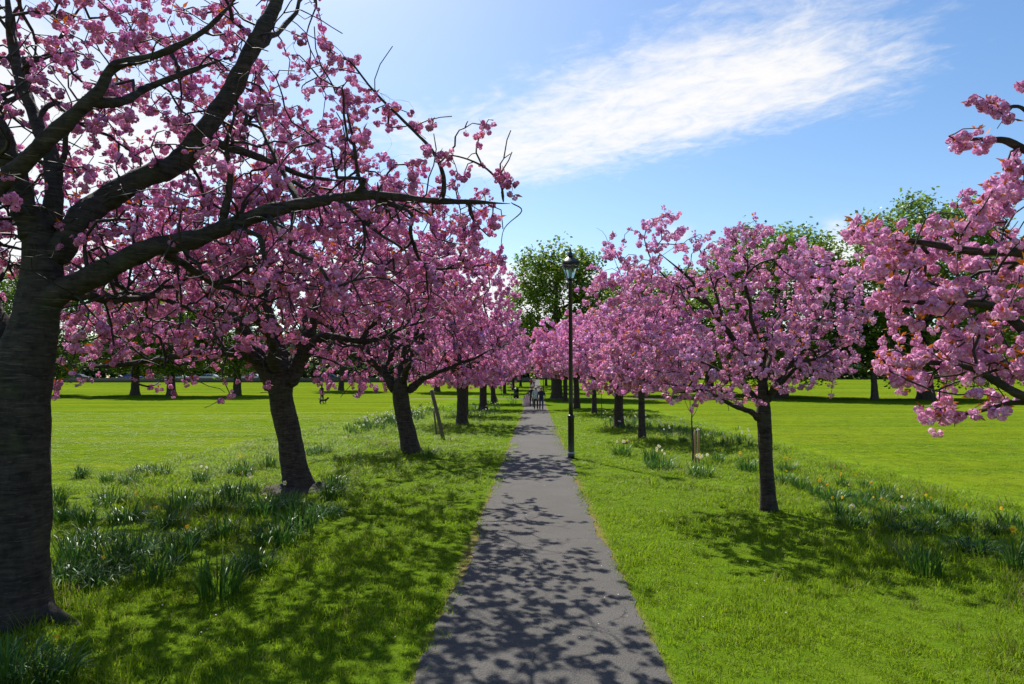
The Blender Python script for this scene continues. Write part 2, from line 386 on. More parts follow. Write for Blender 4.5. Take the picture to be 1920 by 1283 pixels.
def asphalt_material():
    m, nt, out = newmat('asphalt')
    g = N(nt, 'ShaderNodeNewGeometry'); pos = g.outputs['Position']
    n1 = NOISE(nt, pos, 75, 4, 0.8); n2 = NOISE(nt, pos, 0.9, 6, 0.65); n3 = NOISE(nt, pos, 6, 6, 0.7)
    v = N(nt, 'ShaderNodeTexVoronoi'); v.inputs['Scale'].default_value = 60; L(nt, pos, v.inputs['Vector'])
    c = MIXC(nt, SSTEP(nt, n1, 0.3, 0.7), (0.043, 0.0405, 0.036), (0.124, 0.117, 0.105))
    c = MIXC(nt, MATH(nt, 'MULTIPLY', SSTEP(nt, n2, 0.35, 0.7), 0.35), c, (0.125, 0.116, 0.107))
    c = MIXC(nt, MATH(nt, 'MULTIPLY', SSTEP(nt, n3, 0.55, 0.8), 0.35), c, (0.042, 0.041, 0.040))
    c = MIXC(nt, MATH(nt, 'MULTIPLY', MATH(nt, 'SUBTRACT', 1.0, SSTEP(nt, v.outputs['Distance'], 0.05, 0.25)), 0.25), c, (0.22, 0.21, 0.21))
    vc = N(nt, 'ShaderNodeTexVoronoi', feature='DISTANCE_TO_EDGE'); vc.inputs['Scale'].default_value = 0.55
    wv = N(nt, 'ShaderNodeVectorMath', operation='ADD'); L(nt, pos, wv.inputs[0]); nz = N(nt, 'ShaderNodeTexNoise'); nz.inputs['Scale'].default_value = 2.5; nz.inputs['Detail'].default_value = 6; L(nt, pos, nz.inputs['Vector']); L(nt, nz.outputs['Color'], wv.inputs[1]); L(nt, wv.outputs[0], vc.inputs['Vector'])
    crack = MATH(nt, 'MULTIPLY', MATH(nt, 'SUBTRACT', 1.0, SSTEP(nt, vc.outputs['Distance'], 0.002, 0.010)), SSTEP(nt, n2, 0.45, 0.6))
    c = MIXC(nt, MATH(nt, 'MULTIPLY', crack, 0.8), c, (0.022, 0.022, 0.018))
    b = N(nt, 'ShaderNodeBsdfPrincipled'); b.inputs['Roughness'].default_value = 0.85; b.inputs['Specular IOR Level'].default_value = 0.15
    L(nt, c, b.inputs['Base Color'])
    bp = N(nt, 'ShaderNodeBump'); bp.inputs['Strength'].default_value = 0.7; bp.inputs['Distance'].default_value = 0.010
    L(nt, MATH(nt, 'ADD', v.outputs['Distance'], n1), bp.inputs['Height']); L(nt, bp.outputs[0], b.inputs['Normal'])
    L(nt, b.outputs[0], out.inputs[0]); return m
M_ASPH = asphalt_material()

# ------------------------------------------------------------------ ground and paths
def sheet(name, xs, ys, mat, zoff=0.0):
    X, Y = np.meshgrid(xs, ys); Z = terr(Y) + zoff
    v = np.stack([X, Y, Z], -1).reshape(-1, 3); nx, ny = len(xs), len(ys)
    i = np.arange(ny - 1)[:, None] * nx + np.arange(nx - 1)[None]
    q = np.stack([i, i + 1, i + nx + 1, i + nx], -1).reshape(-1, 4)
    return tag(mk(name, v, q, mat, smooth=True), kind='structure')
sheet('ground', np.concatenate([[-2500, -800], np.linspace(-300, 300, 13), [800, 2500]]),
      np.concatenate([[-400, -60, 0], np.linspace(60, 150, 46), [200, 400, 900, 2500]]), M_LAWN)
def jit(t, seed):
    r = np.random.default_rng(seed); o = np.zeros_like(t)
    for f, a in ((0.23, .055), (0.7, .045), (1.9, .028), (5.1, .018), (11.0, .012), (23.0, .008)):
        o += a * np.sin(t * f * 2 + r.uniform(0, 7)) * (0.6 + 0.4 * np.sin(t * f * .63 + r.uniform(0, 7)))
    return o
def strip_path(name, ys, half, zoff):
    ys = np.asarray(ys); c = pathx(ys)
    l = c - half - jit(ys, 3); r = c + half + jit(ys, 5)
    fr = np.linspace(0, 1, 5)
    X = l[:, None] * (1 - fr) + r[:, None] * fr; Y = np.repeat(ys[:, None], 5, 1); Z = terr(Y) + zoff
    v = np.stack([X, Y, Z], -1).reshape(-1, 3); i = np.arange(len(ys) - 1)[:, None] * 5 + np.arange(4)[None]
    q = np.stack([i, i + 1, i + 6, i + 5], -1).reshape(-1, 4)
    return tag(mk(name, v, q, M_ASPH), kind='structure')
strip_path('path', np.concatenate([np.arange(-6, 40, 0.06), np.arange(40, 148, 0.5)]), 0.865, 0.012)
def cross_path():
    xs = np.arange(-11, 30, 0.5); y0 = 74.0 + 0.02 * xs
    rows = [y0 - 1.15 - jit(xs, 8), y0, y0 + 1.15 + jit(xs, 9)]
    Y = np.stack(rows, 0); X = np.repeat(xs[None], 3, 0); v = np.stack([X, Y, terr(Y) + 0.02], -1).reshape(-1, 3); n = len(xs)
    i = np.arange(2)[:, None] * n + np.arange(n - 1)[None]
    tag(mk('cross_path', v, np.stack([i, i + 1, i + n + 1, i + n], -1).reshape(-1, 4), plain('worn_path', (0.10, 0.08, 0.062), 0.9, noise=0.25, nscale=2.0)), kind='structure')
cross_path()

# ------------------------------------------------------------------ blossom prototypes
PINK_O = np.array((0.87, 0.42, 0.67)); PINK_I = np.array((0.56, 0.115, 0.33)); BRONZE = np.array((0.46, 0.12, 0.015))
def pom(rng, c, r, n, axis):
    """a double flower: overlapping petals round a ball"""
    k = np.arange(n) + 0.5; phi = np.arccos(1 - 1.75 * k / n); th = math.pi * (1 + 5 ** 0.5) * k + rng.uniform(0, 6)
    d = np.stack([np.cos(th) * np.sin(phi), np.sin(th) * np.sin(phi), np.cos(phi)], 1) + rng.normal(0, .12, (n, 3))
    a = axis / np.linalg.norm(axis); h = np.cross(a, [0.3, 0.5, 0.81]); h /= np.linalg.norm(h); g = np.cross(a, h)
    d = d @ np.stack([h, g, a]); d /= np.linalg.norm(d, axis=1)[:, None]
    t1 = a - d * (d @ a)[:, None] + rng.normal(0, .35, (n, 3)); t1 -= d * (t1 * d).sum(1)[:, None]; t1 /= np.linalg.norm(t1, axis=1)[:, None] + 1e-9
    t2 = np.cross(d, t1); W = r * 3.1 / math.sqrt(n) * rng.uniform(.85, 1.2, (n, 1)); Ln = W * rng.uniform(.95, 1.25, (n, 1))
    cc = c + d * r * .8
    v = np.stack([cc - t1 * Ln * .55, cc + t2 * W * .6 + d * r * .05, cc + t1 * Ln * .6 + d * r * .2, cc - t2 * W * .6 + d * r * .05], 1).reshape(-1, 3)
    mix = np.clip(phi / 2.2 + rng.normal(0, .15, n), 0, 1)[:, None]
    col = (PINK_I * (1 - mix) + PINK_O * mix) * rng.uniform(.9, 1.1, (n, 1))
    col = np.repeat(col, 4, 0); col[2::4] = col[2::4] * .6 + PINK_O * .42
    return v, np.arange(4 * n).reshape(-1, 4), np.clip(col, 0, .93)
def kite(c, d, nrm, ln, w):
    s = np.cross(d, nrm); return np.array([c, c + d * ln * .45 + s * w * .5, c + d * ln + nrm * ln * -.12, c + d * ln * .45 - s * w * .5])
def cluster_proto(rng, nf, npet, r, spread, leaves):
    mb = MB()
    for i in range(nf):
        d = rng.normal(size=3); d[2] = d[2] * .7 - .35; d /= np.linalg.norm(d)
        c = d * spread * rng.uniform(.55, 1.05)
        mb.add(*[x for x in (lambda a: (a[0], a[1], None, a[2]))(pom(rng, c, r * rng.uniform(.82, 1.12), npet, d + rng.normal(0, .3, 3)))])
    for i in range(leaves):
        d = rng.normal(size=3); d[2] = abs(d[2]) * .5 + .1; d /= np.linalg.norm(d); nr = np.cross(d, rng.normal(size=3)); nr /= np.linalg.norm(nr)
        mb.add(kite(d * spread * .3, d, nr, spread * rng.uniform(1.2, 1.9), spread * .55), [(0, 1, 2, 3)], None, BRONZE * rng.uniform(.7, 1.35))
    return mb.arrays()
prng = np.random.default_rng(11)
LOD0 = [cluster_proto(prng, n, 14, .040, .062, l) for n, l in ((6, 2), (5, 3), (7, 0), (4, 1), (6, 0), (5, 2), (3, 4), (7, 1))]
LOD1 = [cluster_proto(prng, n, 9, .042, .068, l) for n, l in ((4, 1), (4, 2), (5, 0), (3, 2), (4, 0), (4, 1))]
LOD2 = [cluster_proto(prng, n, 6, .055, .070, l) for n, l in ((3, 1), (2, 1), (3, 0), (3, 2))]
LOD3 = [cluster_proto(prng, n, 5, .085, .10, l) for n, l in ((2, 1), (2, 0), (2, 1))]
def stamp(protos, pos, rng, smin=.8, smax=1.2, tint=.17, hue=(1, 1, 1)):
    mb = MB(); pick = rng.integers(0, len(protos), len(pos))
    for k, (v, q, t, c) in enumerate(protos):
        p = pos[pick == k]; n = len(p)
        if not n: continue
        R = yaw_tilt(rng, n, .6); s = rng.uniform(smin, smax, n)
        V = np.einsum('nij,vj->nvi', R, v) * s[:, None, None] + p[:, None]
        Q = (q[None] + (np.arange(n) * len(v))[:, None, None]).reshape(-1, 4)
        C = np.clip(c[None] * np.asarray(hue) * (1 + rng.normal(0, tint, (n, 1, 1))) * (1 + rng.normal(0, .07, (n, 1, 3))), 0, .9)
        mb.add(V.reshape(-1, 3), Q, None, C.reshape(-1, 3))
    return mb
LOD0R = [cluster_proto(prng, n, 14, .040, .062, l) for n, l in ((6, 3), (5, 4), (7, 2), (4, 3), (6, 1), (5, 4), (3, 6), (7, 2))]
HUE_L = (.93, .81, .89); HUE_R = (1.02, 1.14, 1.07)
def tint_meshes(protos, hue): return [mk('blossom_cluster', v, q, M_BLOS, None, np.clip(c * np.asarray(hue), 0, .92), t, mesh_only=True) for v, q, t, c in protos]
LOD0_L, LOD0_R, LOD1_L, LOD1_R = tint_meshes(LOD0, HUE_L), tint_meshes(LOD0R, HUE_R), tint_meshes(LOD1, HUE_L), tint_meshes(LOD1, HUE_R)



# ------------------------------------------------------------------ tree skeletons
class Skel:
    def __init__(s, rng):
        s.rng = rng; s.pos = np.zeros((40000, 3)); s.dir = np.zeros((40000, 3)); s.par = np.full(40000, -1); s.fix = np.zeros(40000); s.ok = np.zeros(40000, bool)
        s.n = 0; s.limbs = []; s.chains = []; s.tips = []
    def _add(s, p, d, par, r=0.0, ok=True):
        i = s.n; s.pos[i] = p; s.dir[i] = d; s.par[i] = par; s.fix[i] = r; s.ok[i] = ok; s.n += 1; return i
    def limb(s, pts, r0, r1, power=1.0, ok_from=0.25, wig=0.0, n_per=6):
        p = catmull(pts, n_per)
        if wig:
            k = np.linspace(0, 1, len(p))[:, None]
            for f in (2.3, 4.7): p = p + wig * np.minimum(1, k * 4) * np.sin(k * f * 6.28 + s.rng.uniform(0, 6, 3)) * .6
        t = np.linspace(0, 1, len(p)); rad = r0 + (r1 - r0) * t ** power
        d = np.gradient(p, axis=0); d /= np.linalg.norm(d, axis=1)[:, None]
        par = -1 if s.n == 0 else int(np.argmin(np.linalg.norm(s.pos[:s.n] - p[0], axis=1)))
        ids = []
        for i in range(len(p)):
            par = s._add(p[i], d[i], par, rad[i], t[i] >= ok_from); ids.append(par)
        s.limbs.append((p, rad)); return ids
    def grow(s, targets, seg=.16, wig=.06, arch=.10):
        rng = s.rng
        base = s.pos[:s.n][s.ok[:s.n]].mean(0)
        order = np.argsort(np.min(np.linalg.norm(targets[:, None] - s.pos[:s.n][s.ok[:s.n]][None], axis=2), axis=1) + rng.uniform(0, .35, len(targets)))
        for ti in order:
            t = targets[ti]; n = s.n
            dv = t - s.pos[:n]; dd = np.linalg.norm(dv, axis=1) + 1e-6; cs = (dv * s.dir[:n]).sum(1) / dd
            cost = dd * (1.35 - .5 * cs) + np.where(s.ok[:n], 0, 50)
            j = int(np.argmin(cost)); d = dd[j]; p0 = s.pos[j]
            side = rng.normal(0, 1, 3); side -= s.dir[j] * side.dot(s.dir[j])
            ctrl = p0 + s.dir[j] * d * .35 + (t - p0) * .25 + side * d * .14 + np.array([0, 0, d * arch * rng.normal(1, 1)])
            m = max(2, int(round(d / seg))); prev = j; ids = [j]; pp = p0
            off = rng.uniform(0, 6, 3)
            for k in range(1, m + 1):
                a = k / m; q = (1 - a) ** 2 * p0 + 2 * a * (1 - a) * ctrl + a * a * t + wig * np.sin(off + a * d * 9) * a * min(1, d) * .5
                dr = q - pp; dr /= np.linalg.norm(dr) + 1e-9; prev = s._add(q, dr, prev); ids.append(prev); pp = q
            s.chains.append(ids); s.tips.append(prev)
    def radii(s, rtip=.0035, pw=.47):
        cnt = np.zeros(s.n)
        cnt[s.tips] += 1
        for i in range(s.n - 1, -1, -1):
            if s.par[i] >= 0: cnt[s.par[i]] += cnt[i]
        r = rtip * np.maximum(cnt, 1) ** pw
        r = np.where(s.fix[:s.n] > 0, s.fix[:s.n], r)
        for i in range(s.n):
            p = s.par[i]
            if s.fix[i] == 0 and p >= 0: r[i] = min(r[i], r[p] * .9)
        s.r = r; return r

def trunk_mesh(name, pts, rad, parent, origin, sides=24, flare=.5, flare_h=.3, seed=0, mat=None, lump=.05, roots=5, n_per=10):
    r = np.random.default_rng(seed)
    p = catmull(pts, n_per); t = np.linspace(0, 1, len(p)); R = np.interp(t, np.linspace(0, 1, len(rad)), rad)
    v, q, tr = tube(p, R, sides); n = len(p); vv = v[:-1].reshape(n, sides, 3)
    hgt = (p[:, 2] - p[0, 2])[:, None]
    a = np.arange(sides)[None] * 2 * math.pi / sides
    lob = .55 + .45 * np.cos(a * roots + r.uniform(0, 6) + .4 * np.sin(a * 2 + r.uniform(0, 6)))
    k = 1 + flare * np.exp(-np.maximum(hgt, 0) / flare_h) * (.35 + lob)
    for f, g, am in ((2, 3.1, 1.0), (3, 5.3, .8), (5, 9.0, .55), (7, 17.0, .4), (11, 31., .3)):
        k = k + lump * am * np.sin(a * f + hgt * g + r.uniform(0, 6)) * np.sin(hgt * g * .7 + a + r.uniform(0, 6))
    vv = p[:, None] + (vv - p[:, None]) * k[..., None]
    v = np.concatenate([vv.reshape(-1, 3), v[-1:]])
    return mk(name, v - origin, q, mat or M_BARK, parent, None, tr, smooth=True)

def lumpy(p, rr, sides, rng):
    if len(p) > 3:
        t0 = np.linspace(0, 1, len(p)); t1 = np.linspace(0, 1, len(p) * 2 - 1)
        p = np.stack([np.interp(t1, t0, p[:, k]) for k in range(3)], 1); rr = np.interp(t1, t0, rr)
    v, q, t = tube(p, rr, sides); n = len(p); vv = v[:-1].reshape(n, sides, 3); a = np.arange(sides)[None] * 2 * math.pi / sides
    s_ = np.concatenate([[0], np.cumsum(np.linalg.norm(np.diff(p, axis=0), axis=1))])[:, None]; k = np.ones((n, sides))
    for f, g, am in ((1, 6.0, .08), (2, 11., .10), (3, 21., .08), (5, 37., .05)):
        k = k + am * np.sin(a * f + s_ * g + rng.uniform(0, 6)) * np.sin(s_ * g * .37 + rng.uniform(0, 6))
    vv = p[:, None] + (vv - p[:, None]) * k[..., None]
    return np.concatenate([vv.reshape(-1, 3), v[-1:]]), q, t
def finish_tree(sk, root, trunk_pts, trunk_rad, protos, proto_meshes=None, n_obj=0, per=2.2, seed=0, sides=24, flare=.5, roots=5, branch_r=.022, tw_sides=4, spacing=.13, smin=.8, smax=1.2, rtip=.0035, hue=(1, 1, 1), keep=None, lump=.05, extra=None, nroots=5, bare=.12, clear=0.0):
    rng = np.random.default_rng(seed + 100); o = np.array(root.location)
    trunk_mesh('trunk', trunk_pts, trunk_rad, root, o, sides, flare, .22, seed, lump=lump, roots=nroots)
    for p, r in sk.limbs[1:]:
        rr = np.array(r); rr[:4] *= np.array([.5, .98, 1.16, 1.07])[:len(rr[:4])]; rr[-4:] *= np.array([.85, .65, .45, .22])
        k = 1 + .05 * np.sin(np.arange(len(rr)) * 1.7 + rng.uniform(0, 6)); v, q, t = lumpy(p, rr * k, 14 if r[0] > .04 else 8, rng)
        mk('branch', v - o, q, M_BARK, root, None, t, smooth=True)
    r = sk.radii(rtip); tw = MB(); pos = []
    for ids in sk.chains:
        pts = sk.pos[ids]; rad = r[ids].copy(); rad[0] = min(rad[0], rad[1] * 1.25)
        big = rad[1] > branch_r
        v, q, t = tube(pts, rad, 7 if big else tw_sides)
        if big: mk('branch', v - o, q, M_BARK, root, None, t, smooth=True)
        else: tw.add(v - o, q, t)
        if rng.random() < bare: continue
        seg = np.linalg.norm(np.diff(pts, axis=0), axis=1); cum = np.concatenate([[0], np.cumsum(seg)]); ln = cum[-1]
        thin = np.argmax(rad < .014) if (rad < .014).any() else len(rad) - 1
        a0 = max(cum[thin], ln - spacing * per * rng.uniform(.6, 1.5))
        ss = np.arange(ln, max(a0, 0) - 1e-6, -spacing * rng.uniform(.8, 1.25))
        for x in ss:
            pos.append([np.interp(x, cum, pts[:, k]) for k in range(3)])
    tag(tw.build('twigs', M_TWIG, root), kind='stuff')
    pos = np.array(pos); pos += rng.normal(0, .028, pos.shape); pos[:, 2] -= .02
    if extra is not None: pos = np.concatenate([pos, extra])
    for p, r_ in sk.limbs[1:]:
        if r_[-1] < .0095:
            for k in range(max(1, len(p) - 7), len(p)): pos = np.concatenate([pos, (p[k] + rng.normal(0, .03, 3))[None]])
    if keep is not None: pos = pos[keep(pos)]
    if clear:                                   # blossom grows on the outer twigs, not on the bare old limbs
        X, Y, Dp = proj(pos); bad = np.zeros(len(pos), bool)
        for p, r_ in sk.limbs:
            if r_[0] < .03: continue
            lx, ly, ld = proj(p); pr = np.asarray(r_) / ld * F
            for k in range(len(p)):
                if r_[k] > .016: bad |= (Dp < ld[k] + .1) & (np.hypot(X - lx[k], Y - ly[k]) < pr[k] + 20)
        pos = pos[~(bad & (rng.random(len(pos)) < clear))]
    if n_obj:
        X, Y, D = proj(pos); inf = (X > -20) & (X < 1940) & (Y > -20) & (Y < 1300) & (D > .5)
        key = np.where(inf, D, 1e9) * rng.uniform(.85, 1.3, len(pos)); sel = np.argsort(key)[:n_obj]; sel = sel[inf[sel]]
        R = yaw_tilt(rng, len(sel), .6)
        for i, k in enumerate(sel):
            b = link('blossom_cluster', proto_meshes[int(rng.integers(len(proto_meshes)))], root)
            s = rng.uniform(smin, smax) * 1.05
            b.matrix_basis = Matrix.Translation(Vector([float(x) for x in pos[k] - o])) @ Matrix([[float(c) for c in row] for row in R[i]]).to_4x4() @ Matrix.Scale(float(s), 4)
        mask = np.ones(len(pos), bool); mask[sel] = False; pos = pos[mask]
    mb = stamp(protos, pos - o, rng, smin, smax, hue=hue)
    tag(mb.build('blossom', M_BLOS, root), kind='stuff')
    return len(pos)

def shell_points(rng, n, c, rad, zmin, inner=.35, clump=26, jit_=.45, flat=1.0):
    """points in lumpy lobes of a dome shaped crown"""
    lob = rng.normal(size=(clump, 3)); lob /= np.linalg.norm(lob, axis=1)[:, None]; lob *= rng.uniform(inner, .85, (clump, 1)) ** .6
    k = rng.integers(0, clump, n * 3); p = lob[k] + rng.normal(0, jit_ * .42, (n * 3, 3))
    p = p[np.linalg.norm(p, axis=1) < 1.04]; p = p * np.asarray(rad) + np.asarray(c); p = p[p[:, 2] > zmin]
    return p[:n]
def inpoly(x, y, poly):
    poly = np.asarray(poly, float); ins = np.zeros(len(x), bool); j = len(poly) - 1
    for i in range(len(poly)):
        xi, yi = poly[i]; xj, yj = poly[j]
        c = ((yi > y) != (yj > y)) & (x < (xj - xi) * (y - yi) / (yj - yi + 1e-9) + xi); ins ^= c; j = i
    return ins

ROW = 'cherry trees lining the path'
# ---- near left cherry
def near_left_cherry():
    rng = np.random.default_rng(21); sk = Skel(rng)
    b = G(38, 1165); D = b[1]
    root = empty('cherry_tree', b, 'nearest old left cherry, thick dark trunk, long branch reaching over the path', 'tree', ROW)
    tp = [P(24, 1172, D), P(26, 1050, D), P(30, 900, D), P(40, 720, D), P(68, 600, D + .02), P(80, 520, D + .05), P(76, 440, D + .1)]
    tp[0][2] = -.05
    tr = [.275, .265, .26, .235, .185, .165, .145]
    sk.limb(tp, .27, .16, ok_from=2)
    A = [P(64, 578, D + .03), P(150, 531, D), P(250, 480, D), P(330, 455, D + .1), P(440, 420, D + .25), P(550, 385, D + .4), P(640, 373, D + .55), P(760, 369, D + .8), P(870, 379, D + 1.0), P(958, 380, D + 1.15)]
    sk.limb(A, .108, .014, 1.25, .12, .022)
    sk.limb([A[-1], P(978, 396, D + 1.2), P(946, 428, D + 1.25), P(938, 470, D + 1.3), P(926, 520, D + 1.3)], .007, .003, ok_from=2)
    sk.limb([P(78, 450, D + .1), P(50, 400, D), P(28, 330, D - .1), P(-5, 240, D - .2), P(-70, 120, D - .3), P(-120, -60, D - .5)], .125, .05, 1, .3)
    sk.limb([P(80, 450, D + .1), P(100, 380, D + .2), P(96, 300, D + .3), P(70, 230, D + .5), P(30, 120, D + .7), P(10, -40, D + .9)], .095, .04, 1, .3)
    sk.limb([P(82, 500, D + .05), P(140, 428, D + .15), P(190, 380, D + .35), P(260, 338, D + .5), P(330, 300, D + .65), P(395, 235, D + .8), P(448, 150, D + .9), P(485, 60, D + 1), P(522, -10, D + 1.1), P(570, -120, D + 1.3)], .115, .05, 2.2, .25, .03)
    sk.limb([P(-60, 420, D - .5), P(0, 350, D - .55), P(80, 272, D - .6), P(150, 205, D - .6), P(185, 170, D - .6), P(215, 125, D - .6), P(290, 105, D - .6), P(380, 60, D - .5), P(450, -10, D - .4)], .085, .014, .9, .2)
    sk.limb([P(30, 720, D), P(8, 640, D + .1), P(-30, 560, D + .2), P(-90, 440, D + .3), P(-60, 420, D - .5)], .13, .08, 1, .5)
    sk.limb([P(160, 190, D - .6), P(230, 190, D - .4), P(275, 165, D - .2), P(345, 138, D), P(420, 110, D + .3)], .045, .018, 1, .2)
    sk.limb([P(375, 260, D + .75), P(440, 280, D + .8), P(500, 300, D + .9), P(570, 330, D + 1.1), P(640, 340, D + 1.4)], .05, .018, 1, .2)
    sk.limb([P(415, 425, D + .2), P(432, 340, D + .1), P(425, 270, D - .1), P(445, 205, D - .2)], .035, .014, 1, .2)
    sk.limb([P(560, 380, D + .4), P(530, 320, D + .8), P(490, 240, D + 1.3), P(470, 170, D + 1.8)], .032, .012, 1, .2)
    sk.limb([P(500, 400, D + .3), P(540, 460, D - .1), P(600, 500, D - .3), P(640, 560, D - .2)], .028, .009, 1, .2, .03)
    sk.limb([P(831, 374, D + .95), P(831, 330, D + .9), P(812, 285, D + .9), P(770, 240, D + .95), P(700, 170, D + 1.1), P(655, 115, D + 1.2), P(620, 108, D + 1.3)], .024, .007, 1, .15)
    sk.limb([P(944, 379, D + 1.1), P(938, 345, D + 1.0), P(905, 312, D + .9), P(850, 292, D + .8), P(790, 295, D + .7)], .014, .006, 1, .15)
    sk.limb([P(690, 371, D + .7), P(672, 330, D + .6), P(662, 260, D + .5), P(640, 170, D + .6)], .026, .008, 1, .2)
    sk.limb([P(880, 383, D + 1.0), P(890, 420, D + 1.0), P(888, 466, D + 1.05)], .010, .006, 1, 2)
    sk.limb([P(925, 383, D + 1.0), P(924, 402, D + 1.0), P(922, 420, D + 1.02)], .008, .004, 1, 2)
    sk.limb([P(700, 372, D + .7), P(770, 400, D + 1.0), P(770, 440, D + 1.2), P(800, 500, D + 1.6), P(880, 500, D + 1.9), P(935, 490, D + 2.2)], .028, .007, 1, .2)
    sk.limb([P(640, 375, D + .5), P(700, 430, D + .2), P(760, 470, D + .1), P(840, 540, D + .1)], .02, .006, 1, .2)
    sk.limb([P(300, 465, D + .1), P(350, 500, D + .7), P(420, 540, D + 1.4), P(520, 570, D + 2.2)], .05, .015, 1, .2, .03)
    sk.limb([P(120, 545, D), P(190, 560, D + .8), P(300, 560, D + 1.6), P(380, 590, D + 2.4)], .06, .015, 1, .3, .03)
    sk.limb([P(470, 100, D + .9), P(540, 40, D + 1.6), P(600, -60, D + 2.4)], .04, .015, 1, .2, .03)
    # crown volume
    c = np.array([-3.4, D + 1.7, 4.35])
    t = shell_points(rng, 15500, c, (4.3, 4.3, 2.95), 1.9, .1, 80, .5)
    X, Y, dp = proj(t)
    poly = [(-900, -900), (480, -900), (530, -300), (560, -20), (640, 50), (650, 110), (690, 150), (760, 190), (800, 225), (900, 205), (950, 250), (968, 380), (925, 400), (880, 425), (900, 500), (850, 560), (760, 610), (600, 640), (380, 690), (130, 740), (-900, 800)]
    ok = inpoly(X, Y, poly) & (dp > 2.6) & (np.linalg.norm(t - np.array([0, 0, CAMH]), axis=1) > 3.0)
    # thin out the low part that hangs in front of the lawn, and the open window under the long branch
    ok &= ~((Y > 560) & (rng.random(len(t)) < .62)); ok &= ~((Y > 660) & (rng.random(len(t)) < .7))
    ok &= ~((X > 690) & (Y < 370) & (rng.random(len(t)) < .45)); ok &= ~((X > 850) & (rng.random(len(t)) < .45))
    ok &= ~((X > 40) & (X < 330) & (Y > 120) & (Y < 400) & (rng.random(len(t)) < .35))
    ok &= ~((Y < 350) & (rng.random(len(t)) < .15))
    ok &= ~((t[:, 1] < D - .4) & (rng.random(len(t)) < .72))
    t = t[ok][:3300]
    sk.grow(t, .13, .20, .2)
    shoots = np.array([P(735, 90, D + .9), P(912, 232, D + 1.0), P(845, 218, D + 1.1), P(955, 350, D + 1.1), P(862, 405, D + 1.0), P(800, 228, D + 1.0), P(830, 300, D + .9), P(690, 175, D + 1.2), P(610, 90, D + 1.3)])
    over = np.array([P(rng.uniform(*((380, 925) if k % 2 else (700, 925))), rng.uniform(360, 600), rng.uniform(7.8, 11.8)) for k in range(420)])
    dense = np.array([P(rng.uniform(330, 780), rng.uniform(330, 570), rng.uniform(8.6, 12.0)) for _ in range(280)])
    tipz = np.array([P(rng.uniform(800, 968), rng.uniform(215, 372), D + rng.uniform(.7, 1.3)) for _ in range(22)] + [P(rng.uniform(820, 960), rng.uniform(385, 470), D + rng.uniform(.7, 1.4)) for _ in range(12)])
    sk.grow(np.concatenate([shoots, tipz, over, dense]), .14, .10, .16)
    def keep(p):
        X, Y, d = proj(p); trunk = (X < 105) & (Y > 440) & (d < D + .3)
        return ~trunk & (np.linalg.norm(p - np.array([0, 0, CAMH]), axis=1) > 2.7) & (p[:, 2] > 1.75)
    n = finish_tree(sk, root, tp, tr, LOD0, LOD0_L, 300, 2.4, 1, 40, .28, branch_r=.02, spacing=.14, smin=.42, smax=.9, keep=keep, rtip=.006, nroots=6, bare=.47, clear=.75, hue=HUE_L)
    # root that breaks the turf on the path side
    v, q, tt = tube(catmull([P(60, 1120, D) * [1, 1, 0] + [0, 0, .14], P(95, 1150, D) * [1, 1, 0] + [0, 0, .06], P(125, 1162, D - .05) * [1, 1, 0] + [0, 0, .02], P(160, 1172, D - .1) * [1, 1, 0] + [0, 0, -.05]], 6), np.interp(np.linspace(0, 1, 19), [0, .4, 1], [.12, .07, .025]), 10)
    mk('root', v - b, q, M_BARK, root, None, tt, smooth=True)
    return root
near_left_cherry()

